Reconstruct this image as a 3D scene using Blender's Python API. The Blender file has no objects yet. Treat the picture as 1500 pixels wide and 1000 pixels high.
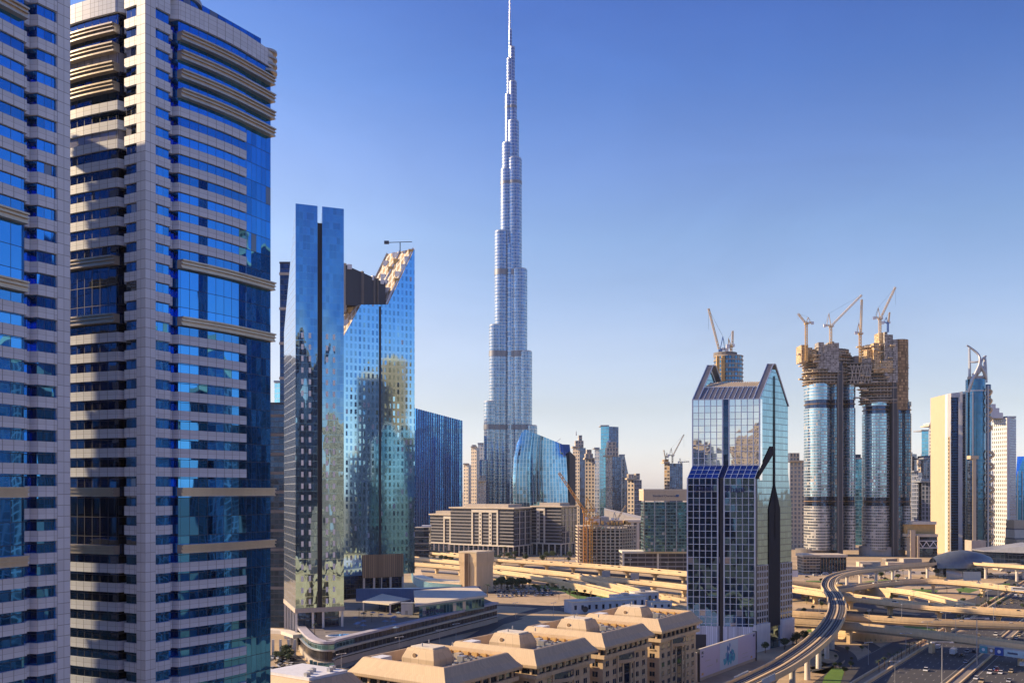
import bpy, math, random
from math import sin, cos, pi, radians, sqrt, hypot
from mathutils import Vector
random.seed(7)
S = bpy.context.scene
COL = S.collection
# ------------------------------------------------------------ camera, sky, sun, exposure
K = 1400.0; HZ = 718.0; EYE = 86.0          # focal length in photo pixels, horizon row, eye height
cd = bpy.data.cameras.new('camera'); cam = bpy.data.objects.new('camera', cd); COL.objects.link(cam)
cam.location = (0, 0, EYE); cam.rotation_euler = (radians(90), 0, 0)
cd.sensor_width = 36; cd.lens = 36*K/1500; cd.shift_y = (HZ-500)/1500; cd.clip_start = 1; cd.clip_end = 60000
S.camera = cam
SUN_EL = 28.0
w = bpy.data.worlds.new('World'); S.world = w; w.use_nodes = True
wn = w.node_tree.nodes; wl = w.node_tree.links; wn.clear()
out = wn.new('ShaderNodeOutputWorld'); bg = wn.new('ShaderNodeBackground'); sky = wn.new('ShaderNodeTexSky')
sky.sky_type = 'NISHITA'; sky.sun_disc = False; sky.sun_elevation = radians(SUN_EL); sky.sun_rotation = radians(-82)
sky.air_density = 1.35; sky.dust_density = 0.6; sky.ozone_density = 3.2; sky.altitude = 50
hs = wn.new('ShaderNodeHueSaturation'); hs.inputs['Saturation'].default_value = 1.0; hs.inputs['Value'].default_value = 1.0
gm = wn.new('ShaderNodeGamma'); gm.inputs[1].default_value = 1.0
wl.new(sky.outputs[0], gm.inputs[0]); wl.new(gm.outputs[0], hs.inputs['Color']); 
tcn = wn.new('ShaderNodeTexCoord'); spn_ = wn.new('ShaderNodeSeparateXYZ'); wl.new(tcn.outputs['Generated'], spn_.inputs[0])
rp = wn.new('ShaderNodeValToRGB'); el = rp.color_ramp.elements      # grade of the air's colour with height above the horizon
SKYG = [(0.0, (1.74, 1.84, 2.8)), (.02, (1.70, 1.78, 2.65)), (.084, (1.48, 1.38, 1.70)), (.154, (1.43, 1.30, 1.56)), (.254, (1.14, 1.2, 1.52)), (.317, (.90, 1.02, 1.5)), (.393, (.56, .82, 1.46)), (.451, (.42, .68, 1.38)), (.6, (.42, .62, 1.25))]
while len(el) < len(SKYG): el.new(.5)
for e_, (p_, c_) in zip(el, SKYG): e_.position = p_; e_.color = (c_[0]/3, c_[1]/3, c_[2]/3, 1)
wl.new(spn_.outputs[2], rp.inputs[0])
mu = wn.new('ShaderNodeVectorMath'); mu.operation = 'MULTIPLY'; mu2 = wn.new('ShaderNodeVectorMath'); mu2.operation = 'SCALE'; mu2.inputs['Scale'].default_value = 3
wl.new(hs.outputs[0], mu.inputs[0]); wl.new(rp.outputs[0], mu.inputs[1]); 
rx = wn.new('ShaderNodeValToRGB'); ex = rx.color_ramp.elements      # the sun's side of the sky is paler than the far side
mp = wn.new('ShaderNodeMapRange'); mp.inputs[1].default_value = -.5; mp.inputs[2].default_value = .5; wl.new(spn_.outputs[0], mp.inputs[0]); wl.new(mp.outputs[0], rx.inputs[0])
SKYX = [(0, (.9, .72, .58)), (.27, (.78, .66, .56)), (.5, (.5, .5, .5)), (.75, (.43, .45, .47)), (1, (.33, .37, .40))]
while len(ex) < len(SKYX): ex.new(.5)
for e_, (p_, c_) in zip(ex, SKYX): e_.position = p_; e_.color = (*c_, 1)
mz = wn.new('ShaderNodeMapRange'); mz.inputs[1].default_value = .02; mz.inputs[2].default_value = .42; wl.new(spn_.outputs[2], mz.inputs[0])
mxx = wn.new('ShaderNodeMix'); mxx.data_type = 'RGBA'; wl.new(mz.outputs[0], mxx.inputs[0]); mxx.inputs[6].default_value = (.5, .5, .5, 1); wl.new(rx.outputs[0], mxx.inputs[7])
nz = wn.new('ShaderNodeTexNoise'); nz.inputs['Scale'].default_value = 3.2; nz.inputs['Detail'].default_value = 5; nz.inputs['Roughness'].default_value = .62; nz.inputs['Distortion'].default_value = .6
nm = wn.new('ShaderNodeMapping'); nm.inputs['Scale'].default_value = (1, 1, 3.2); wl.new(tcn.outputs['Generated'], nm.inputs[0]); wl.new(nm.outputs[0], nz.inputs['Vector'])
nr = wn.new('ShaderNodeMapRange'); nr.inputs[1].default_value = .35; nr.inputs[2].default_value = .75; nr.inputs[3].default_value = .965; nr.inputs[4].default_value = 1.07; wl.new(nz.outputs[0], nr.inputs[0])
mu3 = wn.new('ShaderNodeVectorMath'); mu3.operation = 'MULTIPLY'; wl.new(mu.outputs[0], mu3.inputs[0]); wl.new(mxx.outputs[2], mu3.inputs[1])
mm_ = wn.new('ShaderNodeMath'); mm_.operation = 'MULTIPLY'; mm_.inputs[1].default_value = 6; wl.new(nr.outputs[0], mm_.inputs[0]); wl.new(mm_.outputs[0], mu2.inputs['Scale'])
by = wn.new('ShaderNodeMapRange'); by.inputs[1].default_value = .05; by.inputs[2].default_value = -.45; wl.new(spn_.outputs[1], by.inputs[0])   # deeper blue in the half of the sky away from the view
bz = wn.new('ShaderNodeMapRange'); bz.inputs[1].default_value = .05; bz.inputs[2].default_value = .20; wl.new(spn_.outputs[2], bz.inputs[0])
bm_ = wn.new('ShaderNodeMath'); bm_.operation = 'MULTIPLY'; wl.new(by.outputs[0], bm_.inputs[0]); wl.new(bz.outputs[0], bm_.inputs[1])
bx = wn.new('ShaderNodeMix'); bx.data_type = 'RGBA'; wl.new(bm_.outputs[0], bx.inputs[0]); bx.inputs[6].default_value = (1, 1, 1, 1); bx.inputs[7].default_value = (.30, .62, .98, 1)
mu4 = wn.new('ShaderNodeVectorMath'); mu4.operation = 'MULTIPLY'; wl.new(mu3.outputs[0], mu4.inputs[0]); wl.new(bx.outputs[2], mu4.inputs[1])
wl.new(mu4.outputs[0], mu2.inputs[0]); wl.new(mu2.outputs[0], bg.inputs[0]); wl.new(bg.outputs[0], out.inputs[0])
bg.inputs[1].default_value = 0.078
sd = bpy.data.lights.new('sun', 'SUN'); sun = bpy.data.objects.new('sun', sd); COL.objects.link(sun)
sd.energy = 5.0; sd.angle = radians(0.5); sd.color = (1.0, 0.74, 0.44)
_d = Vector((-cos(radians(SUN_EL))*1.0, 0.14, sin(radians(SUN_EL))))
sun.rotation_euler = _d.to_track_quat('Z', 'Y').to_euler()
S.view_settings.view_transform = 'Standard'; S.view_settings.look = 'None'; S.view_settings.gamma = 1; S.view_settings.exposure = 0.64
S.render.engine = 'CYCLES'; S.render.resolution_x = 1024; S.render.resolution_y = 682
S.cycles.max_bounces = 6; S.cycles.diffuse_bounces = 2; S.cycles.glossy_bounces = 4

# ------------------------------------------------------------ helpers
def PX(px, D): return (px-750)/K*D
def PZ(py, D): return EYE+(HZ-py)/K*D
def G(px, py, z=0):                     # the point of the photo at height z
    D = K*(EYE-z)/(py-HZ); return (PX(px, D), D, z)
def along(A, B, px):                    # point of the plan line A-B seen in column px
    m = (px-750)/K; t = (A[0]-m*A[1])/(m*(B[1]-A[1])-(B[0]-A[0])); return (A[0]+t*(B[0]-A[0]), A[1]+t*(B[1]-A[1]))
def ccw(p):
    a = sum(p[i][0]*p[(i+1) % len(p)][1]-p[(i+1) % len(p)][0]*p[i][1] for i in range(len(p))); return a > 0
def disc(cx, cy, r, n=24, ry=None, a0=0, rot=0):
    ry = ry or r; o = []
    for i in range(n):
        a = a0+2*pi*i/n; x, y = r*cos(a), ry*sin(a); o.append((cx+x*cos(rot)-y*sin(rot), cy+x*sin(rot)+y*cos(rot)))
    return o
class MB:
    def __init__(s): s.v = []; s.f = []; s.m = []; s.uv = []; s.sm = []
    def face(s, pts, mi=0, uv=None, sm=False):
        b = len(s.v); s.v += [tuple(p) for p in pts]; s.f.append(tuple(range(b, b+len(pts)))); s.m.append(mi)
        s.uv.append(uv or [(p[0]/3, p[1]/3) for p in pts]); s.sm.append(sm)
    def prism(s, poly, z0, z1, mi=0, mt=None, cu=3.0, cv=3.6, smooth=False, bottom=True, top=True, side_m=None):
        n = len(poly); zt = list(z1) if isinstance(z1, (list, tuple)) else [z1]*n
        if not ccw(poly):
            poly = poly[::-1]; zt = zt[::-1]
        mt = mi if mt is None else mt
        L = [hypot(poly[(i+1) % n][0]-poly[i][0], poly[(i+1) % n][1]-poly[i][1]) for i in range(n)]
        b = len(s.v); s.v += [(p[0], p[1], z0) for p in poly]+[(poly[i][0], poly[i][1], zt[i]) for i in range(n)]
        mx = max(zt); nv = max(1, round((mx-z0)/cv)); sv = nv/(mx-z0) if mx > z0 else 1
        tot = sum(L); ku = max(1, round(tot/cu))/tot; acc = 0
        for i in range(n):
            j = (i+1) % n
            if smooth: u0, u1 = acc*ku, (acc+L[i])*ku
            else: u0, u1 = 0, max(1, round(L[i]/cu))
            acc += L[i]
            s.f.append((b+i, b+j, b+n+j, b+n+i)); s.m.append(side_m[i] if side_m else mi); s.sm.append(smooth)
            s.uv.append([(u0, 0), (u1, 0), (u1, (zt[j]-z0)*sv), (u0, (zt[i]-z0)*sv)])
        if top: s.face([(poly[i][0], poly[i][1], zt[i]) for i in range(n)], mt)
        if bottom: s.face([(poly[i][0], poly[i][1], z0) for i in reversed(range(n))], mt)
        return s
    def box(s, x0, x1, y0, y1, z0, z1, mi=0, **k):
        return s.prism([(x0, y0), (x1, y0), (x1, y1), (x0, y1)], z0, z1, mi, **k)
    def loft(s, secs, mi=0, cu=3.0, cv=3.6, smooth=True, cap=True, mt=None):   # secs: [(poly, z or [z])] same count
        n = len(secs[0][0]); rings = []
        for poly, z in secs:
            zz = z if isinstance(z, (list, tuple)) else [z]*n
            rings.append(len(s.v)); s.v += [(p[0], p[1], q) for p, q in zip(poly, zz)]
        P = secs[0][0]; L = [hypot(P[(i+1) % n][0]-P[i][0], P[(i+1) % n][1]-P[i][1]) for i in range(n)]
        tot = sum(L); ku = max(1, round(tot/cu))/tot
        for k in range(len(rings)-1):
            acc = 0
            for i in range(n):
                j = (i+1) % n; a, c = rings[k], rings[k+1]
                q = (a+i, a+j, c+j, c+i); s.f.append(q); s.m.append(mi); s.sm.append(smooth)
                us = (acc*ku, (acc+L[i])*ku); acc += L[i]
                s.uv.append([(us[0], s.v[q[0]][2]/cv), (us[1], s.v[q[1]][2]/cv), (us[1], s.v[q[2]][2]/cv), (us[0], s.v[q[3]][2]/cv)])
        if cap:
            mt = mi if mt is None else mt
            r = rings[-1]; s.face([s.v[r+i] for i in range(n)], mt)
            r = rings[0]; s.face([s.v[r+i] for i in reversed(range(n))], mt)
        return s
    def tube(s, p0, p1, r0, r1=None, n=8, mi=0, smooth=True):
        r1 = r0 if r1 is None else r1; a = Vector(p0); b = Vector(p1); d = (b-a).normalized()
        e = d.orthogonal().normalized(); g = d.cross(e); bb = len(s.v)
        for c, r in ((a, r0), (b, r1)):
            for i in range(n):
                t = 2*pi*i/n; q = c+e*(r*cos(t))+g*(r*sin(t)); s.v.append(tuple(q))
        for i in range(n):
            j = (i+1) % n; s.f.append((bb+i, bb+j, bb+n+j, bb+n+i)); s.m.append(mi); s.sm.append(smooth); s.uv.append([(i, 0), (i+1, 0), (i+1, 1), (i, 1)])
        s.face([s.v[bb+n+i] for i in range(n)], mi); s.face([s.v[bb+i] for i in reversed(range(n))], mi)
        return s
    def bar(s, p0, p1, w, mi=0): return s.tube(p0, p1, w*.7, w*.7, 4, mi, False)
    def sweep(s, path, a, b, z0, z1, mi=0, step=None, ms=None):  # solid strip following path (x,y,z), lateral a..b (right positive), z offsets
        T = []
        for i, p in enumerate(path):
            q0 = path[max(0, i-1)]; q1 = path[min(len(path)-1, i+1)]
            dx, dy = q1[0]-q0[0], q1[1]-q0[1]; l = hypot(dx, dy) or 1; T.append((dy/l, -dx/l))
        bb = len(s.v); acc = [0]
        for i in range(1, len(path)): acc.append(acc[-1]+hypot(path[i][0]-path[i-1][0], path[i][1]-path[i-1][1]))
        for p, t in zip(path, T):
            for lat, z in ((a, z0), (b, z0), (b, z1), (a, z1)): s.v.append((p[0]+t[0]*lat, p[1]+t[1]*lat, p[2]+z))
        ms = mi if ms is None else ms
        for i in range(len(path)-1):
            o = bb+4*i
            for k in range(4):
                k2 = (k+1) % 4; s.f.append((o+k, o+4+k, o+4+k2, o+k2)); s.m.append(mi if k == 2 else ms); s.sm.append(False)
                s.uv.append([(acc[i]/3, k), (acc[i+1]/3, k), (acc[i+1]/3, k+1), (acc[i]/3, k+1)])
        s.f.append((bb, bb+1, bb+2, bb+3)); o = bb+4*(len(path)-1); s.f.append((o+3, o+2, o+1, o))
        s.m += [ms, ms]; s.sm += [False, False]; s.uv += [[(0, 0)]*4]*2
        return s
    def build(s, name, mats, parent=None, world=False):
        me = bpy.data.meshes.new(name)
        V = s.v
        if world and parent is not None:
            ox, oy, oz = parent.location; V = [(x-ox, y-oy, z-oz) for x, y, z in V]
        me.from_pydata(V, [], s.f)
        for m in (mats if isinstance(mats, (list, tuple)) else [mats]): me.materials.append(m)
        me.polygons.foreach_set('material_index', s.m); me.polygons.foreach_set('use_smooth', s.sm)
        ul = me.uv_layers.new(name='UVMap'); flat = []
        for u in s.uv:
            for a in u: flat += [a[0], a[1]]
        ul.data.foreach_set('uv', flat); me.update()
        o = bpy.data.objects.new(name, me); COL.objects.link(o)
        if parent is not None: o.parent = parent
        return o
def tag(o, label=None, cat=None, group=None, kind=None):
    if label: o['label'] = label
    if cat: o['category'] = cat
    if group: o['group'] = group
    if kind: o['kind'] = kind
    return o
def thing(name, label, cat, loc=(0, 0, 0), rz=0, group=None):
    o = bpy.data.objects.new(name, None); COL.objects.link(o); o.empty_display_size = 1
    o.location = (loc[0], loc[1], loc[2] if len(loc) > 2 else 0); o.rotation_euler = (0, 0, rz)
    return tag(o, label, cat, group)
KIDS = {}
def kids(r):
    return [o for o in COL.objects if o.parent == r]
def dup(root, loc, rz=0, label=None, tree=None, scale=None, mats=None):
    r = root.copy(); COL.objects.link(r); r.location = loc; r.rotation_euler = (0, 0, rz)
    if scale: r.scale = scale
    if label: r['label'] = label
    for ch, subs in tree:
        c = ch.copy(); COL.objects.link(c); c.parent = r
        for g in subs:
            d = g.copy(); COL.objects.link(d); d.parent = c
    return r
def tree_of(root): return [(c, kids(c)) for c in kids(root)]
def place(o, loc, rz=0, parent=None):   # linked copy of a part
    c = o.copy(); COL.objects.link(c); c.location = loc; c.rotation_euler = (0, 0, rz)
    if parent is not None: c.parent = parent
    return c
def smooth_path(pts, n=8):
    P = [Vector(p) for p in pts]; o = []
    for i in range(len(P)-1):
        p0 = P[max(0, i-1)]; p1 = P[i]; p2 = P[i+1]; p3 = P[min(len(P)-1, i+2)]
        for k in range(n):
            t = k/n; o.append(tuple(.5*((2*p1)+(p2-p0)*t+(2*p0-5*p1+4*p2-p3)*t*t+(3*p1-p0-3*p2+p3)*t**3)))
    o.append(tuple(P[-1])); return o
def walk(path, step, start=0):
    out_ = []; acc = 0; nxt = start
    for i in range(1, len(path)):
        a = path[i-1]; b = path[i]; l = hypot(b[0]-a[0], b[1]-a[1])
        while nxt <= acc+l and l > 0:
            t = (nxt-acc)/l; out_.append((a[0]+(b[0]-a[0])*t, a[1]+(b[1]-a[1])*t, a[2]+(b[2]-a[2])*t, math.atan2(b[1]-a[1], b[0]-a[0]))); nxt += step
        acc += l
    return out_

# ------------------------------------------------------------ materials
def newmat(name):
    m = bpy.data.materials.new(name); m.use_nodes = True; nt = m.node_tree; nt.nodes.clear()
    o = nt.nodes.new('ShaderNodeOutputMaterial'); p = nt.nodes.new('ShaderNodeBsdfPrincipled'); nt.links.new(p.outputs[0], o.inputs[0])
    return m, nt, p
def mth(nt, op, a, b=None, c=None):
    n = nt.nodes.new('ShaderNodeMath'); n.operation = op
    for i, x in enumerate((a, b, c)):
        if x is None: continue
        if isinstance(x, (int, float)): n.inputs[i].default_value = x
        else: nt.links.new(x, n.inputs[i])
    return n.outputs[0]
def vm(nt, op, a, b=None, sc=None):
    n = nt.nodes.new('ShaderNodeVectorMath'); n.operation = op
    for i, x in enumerate((a, b)):
        if x is None: continue
        if isinstance(x, tuple): n.inputs[i].default_value = x
        else: nt.links.new(x, n.inputs[i])
    if sc is not None:
        if isinstance(sc, (int, float)): n.inputs['Scale'].default_value = sc
        else: nt.links.new(sc, n.inputs['Scale'])
    return n.outputs[0]
def mixc(nt, f, a, b, typ='RGBA'):
    n = nt.nodes.new('ShaderNodeMix'); n.data_type = typ
    ia, ib, io = (6, 7, 2) if typ == 'RGBA' else (2, 3, 0)
    for i, x in ((0, f), (ia, a), (ib, b)):
        if isinstance(x, (int, float)): n.inputs[i].default_value = x
        elif isinstance(x, tuple): n.inputs[i].default_value = x if len(x) == 4 else (*x, 1)
        else: nt.links.new(x, n.inputs[i])
    return n.outputs[io]
def ramp(nt, f, stops, interp='LINEAR'):
    n = nt.nodes.new('ShaderNodeValToRGB'); n.color_ramp.interpolation = interp; e = n.color_ramp.elements
    while len(e) < len(stops): e.new(.5)
    for q, (p, c) in zip(e, stops): q.position = p; q.color = (*c, 1)
    nt.links.new(f, n.inputs[0]); return n.outputs[0]
def noise(nt, vec, scale, detail=4, rough=.55, d2=False):
    n = nt.nodes.new('ShaderNodeTexNoise'); n.inputs['Scale'].default_value = scale; n.inputs['Detail'].default_value = detail; n.inputs['Roughness'].default_value = rough
    nt.links.new(vec, n.inputs['Vector']); return n
def plain(name, col, rough=.8, metal=0., var=.25, scale=.15, streak=.35, bump=0):
    m, nt, p = newmat(name); g = nt.nodes.new('ShaderNodeNewGeometry').outputs['Position']
    n1 = noise(nt, g, scale, 5).outputs[0]; n2 = noise(nt, vm(nt, 'MULTIPLY', g, (1, 1, .12)), scale*7, 3).outputs[0]
    f = mth(nt, 'MULTIPLY_ADD', mth(nt, 'SUBTRACT', n1, .5), 2*var, 1.0)
    f = mth(nt, 'MULTIPLY', f, mth(nt, 'MULTIPLY_ADD', mth(nt, 'SUBTRACT', n2, .5), streak, 1.0))
    c = vm(nt, 'SCALE', tuple(col), None, f); nt.links.new(c, p.inputs['Base Color'])
    p.inputs['Roughness'].default_value = rough; p.inputs['Metallic'].default_value = metal
    if bump:
        b = nt.nodes.new('ShaderNodeBump'); b.inputs['Distance'].default_value = bump; nt.links.new(n2, b.inputs['Height']); nt.links.new(b.outputs[0], p.inputs['Normal'])
    return m
def facade(name, fu, fv, frame, pane, fm=0., fr=.6, pm=.9, pr=.04, tilt=.03, wav=.03, wsc=.08, var=.25, blind=.0, blindc=(.5, .48, .44), grad=None, fvar=.12, vs=.25):
    """cell-unit UVs: a frame grid (fu, fv = its share of a cell) over glass panes that each sit at a slightly different angle"""
    m, nt, p = newmat(name); uvn = nt.nodes.new('ShaderNodeUVMap').outputs[0]
    sp = nt.nodes.new('ShaderNodeSeparateXYZ'); nt.links.new(uvn, sp.inputs[0]); u, v = sp.outputs[0], sp.outputs[1]
    def band(x, w_):
        if w_ <= 0: return None
        return mth(nt, 'GREATER_THAN', mth(nt, 'ABSOLUTE', mth(nt, 'SUBTRACT', mth(nt, 'FRACT', x), .5)), .5-w_/2)
    bu, bv = band(u, fu), band(v, fv)
    mask = mth(nt, 'MAXIMUM', bu, bv) if bu is not None and bv is not None else (bu if bu is not None else bv)
    if mask is None: mask = mth(nt, 'MULTIPLY', u, 0.0)
    wn_ = nt.nodes.new('ShaderNodeTexWhiteNoise'); wn_.noise_dimensions = '2D'
    nt.links.new(vm(nt, 'FLOOR', uvn), wn_.inputs['Vector']); r, rc = wn_.outputs['Value'], wn_.outputs['Color']
    geo = nt.nodes.new('ShaderNodeNewGeometry'); pos = geo.outputs['Position']
    pc = vm(nt, 'SCALE', tuple(pane), None, mth(nt, 'MULTIPLY_ADD', mth(nt, 'SUBTRACT', r, .5), 2*var, 1.0))
    pmv = pm
    if blind > 0:
        bl = mth(nt, 'GREATER_THAN', r, 1-blind); pc = mixc(nt, bl, pc, tuple(blindc)); pmv = mth(nt, 'MULTIPLY_ADD', bl, -pm*.8, pm)
    nf = noise(nt, vm(nt, 'MULTIPLY', pos, (1, 1, .2)), .4, 4).outputs[0]
    fc = vm(nt, 'SCALE', tuple(frame), None, mth(nt, 'MULTIPLY_ADD', mth(nt, 'SUBTRACT', nf, .5), 2*fvar, 1.0))
    nt.links.new(mixc(nt, mask, pc, fc), p.inputs['Base Color'])
    nt.links.new(mixc(nt, mask, pmv, fm, 'FLOAT'), p.inputs['Metallic']); nt.links.new(mixc(nt, mask, pr, fr, 'FLOAT'), p.inputs['Roughness'])
    a = vm(nt, 'SCALE', vm(nt, 'SUBTRACT', rc, (.5, .5, .5)), None, tilt)
    nn = noise(nt, vm(nt, 'MULTIPLY', pos, (1, 1, vs)), wsc, 3, .6).outputs['Color']
    b = vm(nt, 'SCALE', vm(nt, 'SUBTRACT', nn, (.5, .5, .5)), None, wav)
    off = vm(nt, 'SCALE', vm(nt, 'ADD', a, b), None, mth(nt, 'SUBTRACT', 1.0, mask))
    nt.links.new(vm(nt, 'NORMALIZE', vm(nt, 'ADD', geo.outputs['Normal'], off)), p.inputs['Normal'])
    return m
# ------------------------------------------------------------ material set
BLK = (.02, .02, .022)
M = {}
M['tile'] = facade('stone_tile', .06, .05, (.22, .24, .27), (.55, .60, .67), fm=0, fr=.7, pm=0, pr=.5, tilt=.02, wav=0, var=.07)
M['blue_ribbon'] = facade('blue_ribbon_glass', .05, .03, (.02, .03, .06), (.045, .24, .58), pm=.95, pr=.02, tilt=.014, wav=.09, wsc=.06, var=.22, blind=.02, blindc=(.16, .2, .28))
M['dark_ribbon'] = facade('dark_reflection_glass', .06, .03, (.02, .02, .03), (.06, .08, .14), pm=.95, pr=.03, tilt=.02, wav=.09, wsc=.08, var=.5, blind=.04, blindc=(.3, .3, .36))  # same ribbon glass, with the left face's dark reflections put into its colour
M['ledge'] = plain('ribbed_metal', (.50, .44, .36), .34, .6, .12)
M['concrete'] = plain('concrete', (.44, .38, .31), .85, 0, .2, .1)
M['dark_concrete'] = plain('dark_concrete', (.2, .18, .165), .9, 0, .3, .1)
M['cream'] = plain('cream_render', (.62, .52, .38), .85, 0, .12, .05)
M['sandwall'] = plain('sand_render', (.60, .45, .28), .85, 0, .14, .08)
M['white'] = plain('white_paint', (.72, .72, .72), .55, 0, .08, .1)
M['steel'] = plain('grey_steel', (.42, .43, .45), .4, .5, .12, .1)
M['dark_steel'] = plain('dark_steel', (.05, .055, .07), .45, .3, .2, .1)
M['roofing'] = plain('roof_gravel', (.36, .32, .27), .9, 0, .3, .12)
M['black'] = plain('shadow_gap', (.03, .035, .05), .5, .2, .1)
M['orange'] = plain('orange_paint', (.85, .40, .08), .5, 0, .08)
M['yellowish'] = plain('tan_formwork', (.62, .38, .13), .75, 0, .35, .15)
M['rust'] = plain('brown_scaffold', (.30, .19, .10), .85, 0, .45, .2)
M['asphalt'] = plain('asphalt', (.062, .06, .06), .85, 0, .25, .05, .25)
M['deck'] = plain('pale_road_deck', (.44, .325, .19), .85, 0, .25, .06)
M['paint'] = plain('road_paint', (.40, .38, .34), .7, 0, .15, .3)
M['barrier'] = plain('pale_barrier', (.70, .52, .30), .8, 0, .18, .1)
M['pier'] = plain('white_pier', (.68, .63, .55), .75, 0, .12, .1)
M['grass'] = plain('lawn', (.10, .19, .025), .9, 0, .4, .15, .5)
M['leaf'] = plain('foliage', (.045, .075, .022), .7, 0, .5, .4)
M['palm'] = plain('palm_frond', (.06, .085, .03), .7, 0, .4, .4)
M['bark'] = plain('bark', (.16, .11, .07), .9)
M['glassblue'] = facade('blue_slab_glass', .07, .10, (.10, .28, .52), (.03, .20, .50), fm=.9, fr=.08, pm=.95, pr=.03, tilt=.012, wav=.06, wsc=.03, var=.2)
M['dotblue'] = facade('blue_dotted_glass', .52, .36, (.40, .64, .78), (.26, .46, .58), fm=.92, fr=.05, pm=.9, pr=.03, tilt=.012, wav=.15, wsc=.12, var=.25, blind=.06, blindc=(.35, .4, .5))
M['darkglass'] = facade('dark_glass', .06, .14, (.06, .07, .10), (.03, .06, .13), fm=.4, fr=.3, pm=.9, pr=.03, tilt=.02, wav=.03, var=.3)
M['stripeglass'] = facade('blue_fin_glass', .16, .0, (.16, .38, .80), (.12, .46, .95), fm=.85, fr=.12, pm=.95, pr=.03, tilt=.006, wav=.06, wsc=.02, var=.25)
M['pale_grid'] = facade('pale_slab_side', .14, .12, (.34, .38, .44), (.30, .42, .54), fm=.6, fr=.25, pm=.9, pr=.06, tilt=.02, wav=.04, var=.1)

# ------------------------------------------------------------ the pair of ribbon-window towers at the left
def arc(a, b, n=8, amp=1.2, base=0.0, span=27.0):
    return [(a+(b-a)*i/n, base-amp*sin(pi*((a+(b-a)*i/n)-8.1)/span)) for i in range(n+1)]
def sym(right):        # right: points of the face y=0 running away from the corner; mirrored over x=y
    return [(y, x) for x, y in reversed(right)]+right
FR = [(.45, .45), (6.0, .45), (6.6, 2.2), (8.0, 2.2), (8.35, .42)]+arc(8.8, 25.8, 8, 1.2, .42)+[(26.0, -.55), (33.9, -.05), (34, 34)]
SR = [(0, 0), (6.1, 0), (6.7, 1.3), (7.7, 1.3), (8.1, 0)]+arc(8.5, 25.6, 8)+[(25.6, 1.2), (33.6, 1.2), (33.7, 33.7)]
SC = [(0, 0), (6.1, 0), (6.7, 1.3), (7.7, 1.3), (8.0, 2.6), (8, 8)]
def closed(R):
    p = sym(R); o = []
    for q in p:
        if not o or hypot(o[-1][0]-q[0], o[-1][1]-q[1]) > 1e-4: o.append(q)
    if hypot(o[0][0]-o[-1][0], o[0][1]-o[-1][1]) < 1e-4: o.pop()
    return o
gp, spn, scn = closed(FR), closed(SR), closed(SC)
def ribbon_tower(label, shade_left=True):
    t = thing('office_tower', label, 'tower', (-71, 185, 0), radians(60.3), 'twin ribbon window towers')
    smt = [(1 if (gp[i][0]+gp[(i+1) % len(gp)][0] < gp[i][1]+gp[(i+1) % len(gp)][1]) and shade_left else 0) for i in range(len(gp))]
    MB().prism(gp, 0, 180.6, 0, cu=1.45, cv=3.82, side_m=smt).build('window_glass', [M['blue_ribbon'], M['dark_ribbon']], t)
    zf = [176.6-3.82*k for k in range(47)]
    ledges = {0, 1, 2, 3, 12, 15, 24, 27, 36, 39}; skip = ledges | {13, 14, 25, 26, 37, 38}
    for k, z in enumerate(zf):
        if z < 0: break
        MB().prism(scn if k in skip else spn, z, z+1.85, 0, cu=1.45, cv=.95).build('floor_band', [M['tile']], t)
        if k in ledges:
            for side in (0, 1):
                lp = arc(8.3, 26, 10, 1.2, -.1)+[(30, -1.0), (34.0, -.75)]
                def L(off):
                    q = [(x, y-off) for x, y in lp]+[(34.0, 1), (8.3, 1)]
                    return [(b_, a_) for a_, b_ in q] if side else q
                m = MB(); m.prism(L(.7), z-.1, z+.2); m.prism(L(.45), z+.2, z+.7); m.prism(L(.9), z+.7, z+.9)
                m.prism(L(.55), z+.9, z+1.35); m.prism(L(1.0), z+1.35, z+1.65)
                m.build('metal_ledge', [M['ledge']], t)
    MB().box(-.04, 2.45, -.04, 2.45, 0, 201, 0, cu=1.4, cv=1.9).build('corner_pier', [M['tile']], t)
    MB().prism(closed([(0, 0), (6.1, 0), (7.0, 1.5), (8.1, 0)]+arc(8.5, 25.8, 8, 1.2, -.12)+[(34.3, -.35), (34.3, 34.3)]), 180.6, 184.4, 0, cu=1.45, cv=.95).build('parapet', [M['tile']], t)
    MB().box(0.2, 7.4, .2, 7.4, 184.4, 200, 0, cu=1.4, cv=1.9).build('corner_turret', [M['tile']], t)
    MB().box(16, 33, 2.0, 30, 184.4, 187.4, 0, cu=2).build('penthouse_glass', [M['blue_ribbon']], t)
    for c in ((12.2, 5.4), (5.4, 12.2)):
        d = MB().prism(disc(c[0], c[1], 4.6, 28), 184.4, 200, 0, cu=1.5, cv=3.8, smooth=True).build('glass_drum', [M['blue_ribbon']], t)
        for z in (186.5, 190.3, 194.1, 197.9): MB().prism(disc(c[0], c[1], 5.1, 28), z, z+.8, 0, smooth=True).build('ring', [M['ledge']], d)
    for c in ((34, 1.2), (1.2, 34)):
        f = MB()
        for z in (179.6, 181.1, 182.6, 184.1): f.prism(disc(c[0], c[1], 2.3, 16), z, z+.5, 0, smooth=True)
        f.prism(disc(c[0], c[1], 1.5, 12), 179.6, 184.6)
        f.build('corner_louvre', [M['ledge']], t)
    return t
T1 = ribbon_tower('blue glass and grey stone ribbon window tower whose full right edge shows against the sky')
T0 = ribbon_tower('nearest ribbon window tower, cut off by the left edge of the photo', False); T0.location = (-77.7, 168, 0); T0.rotation_euler.z = radians(150.3)
tt = tree_of(T0)
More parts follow.
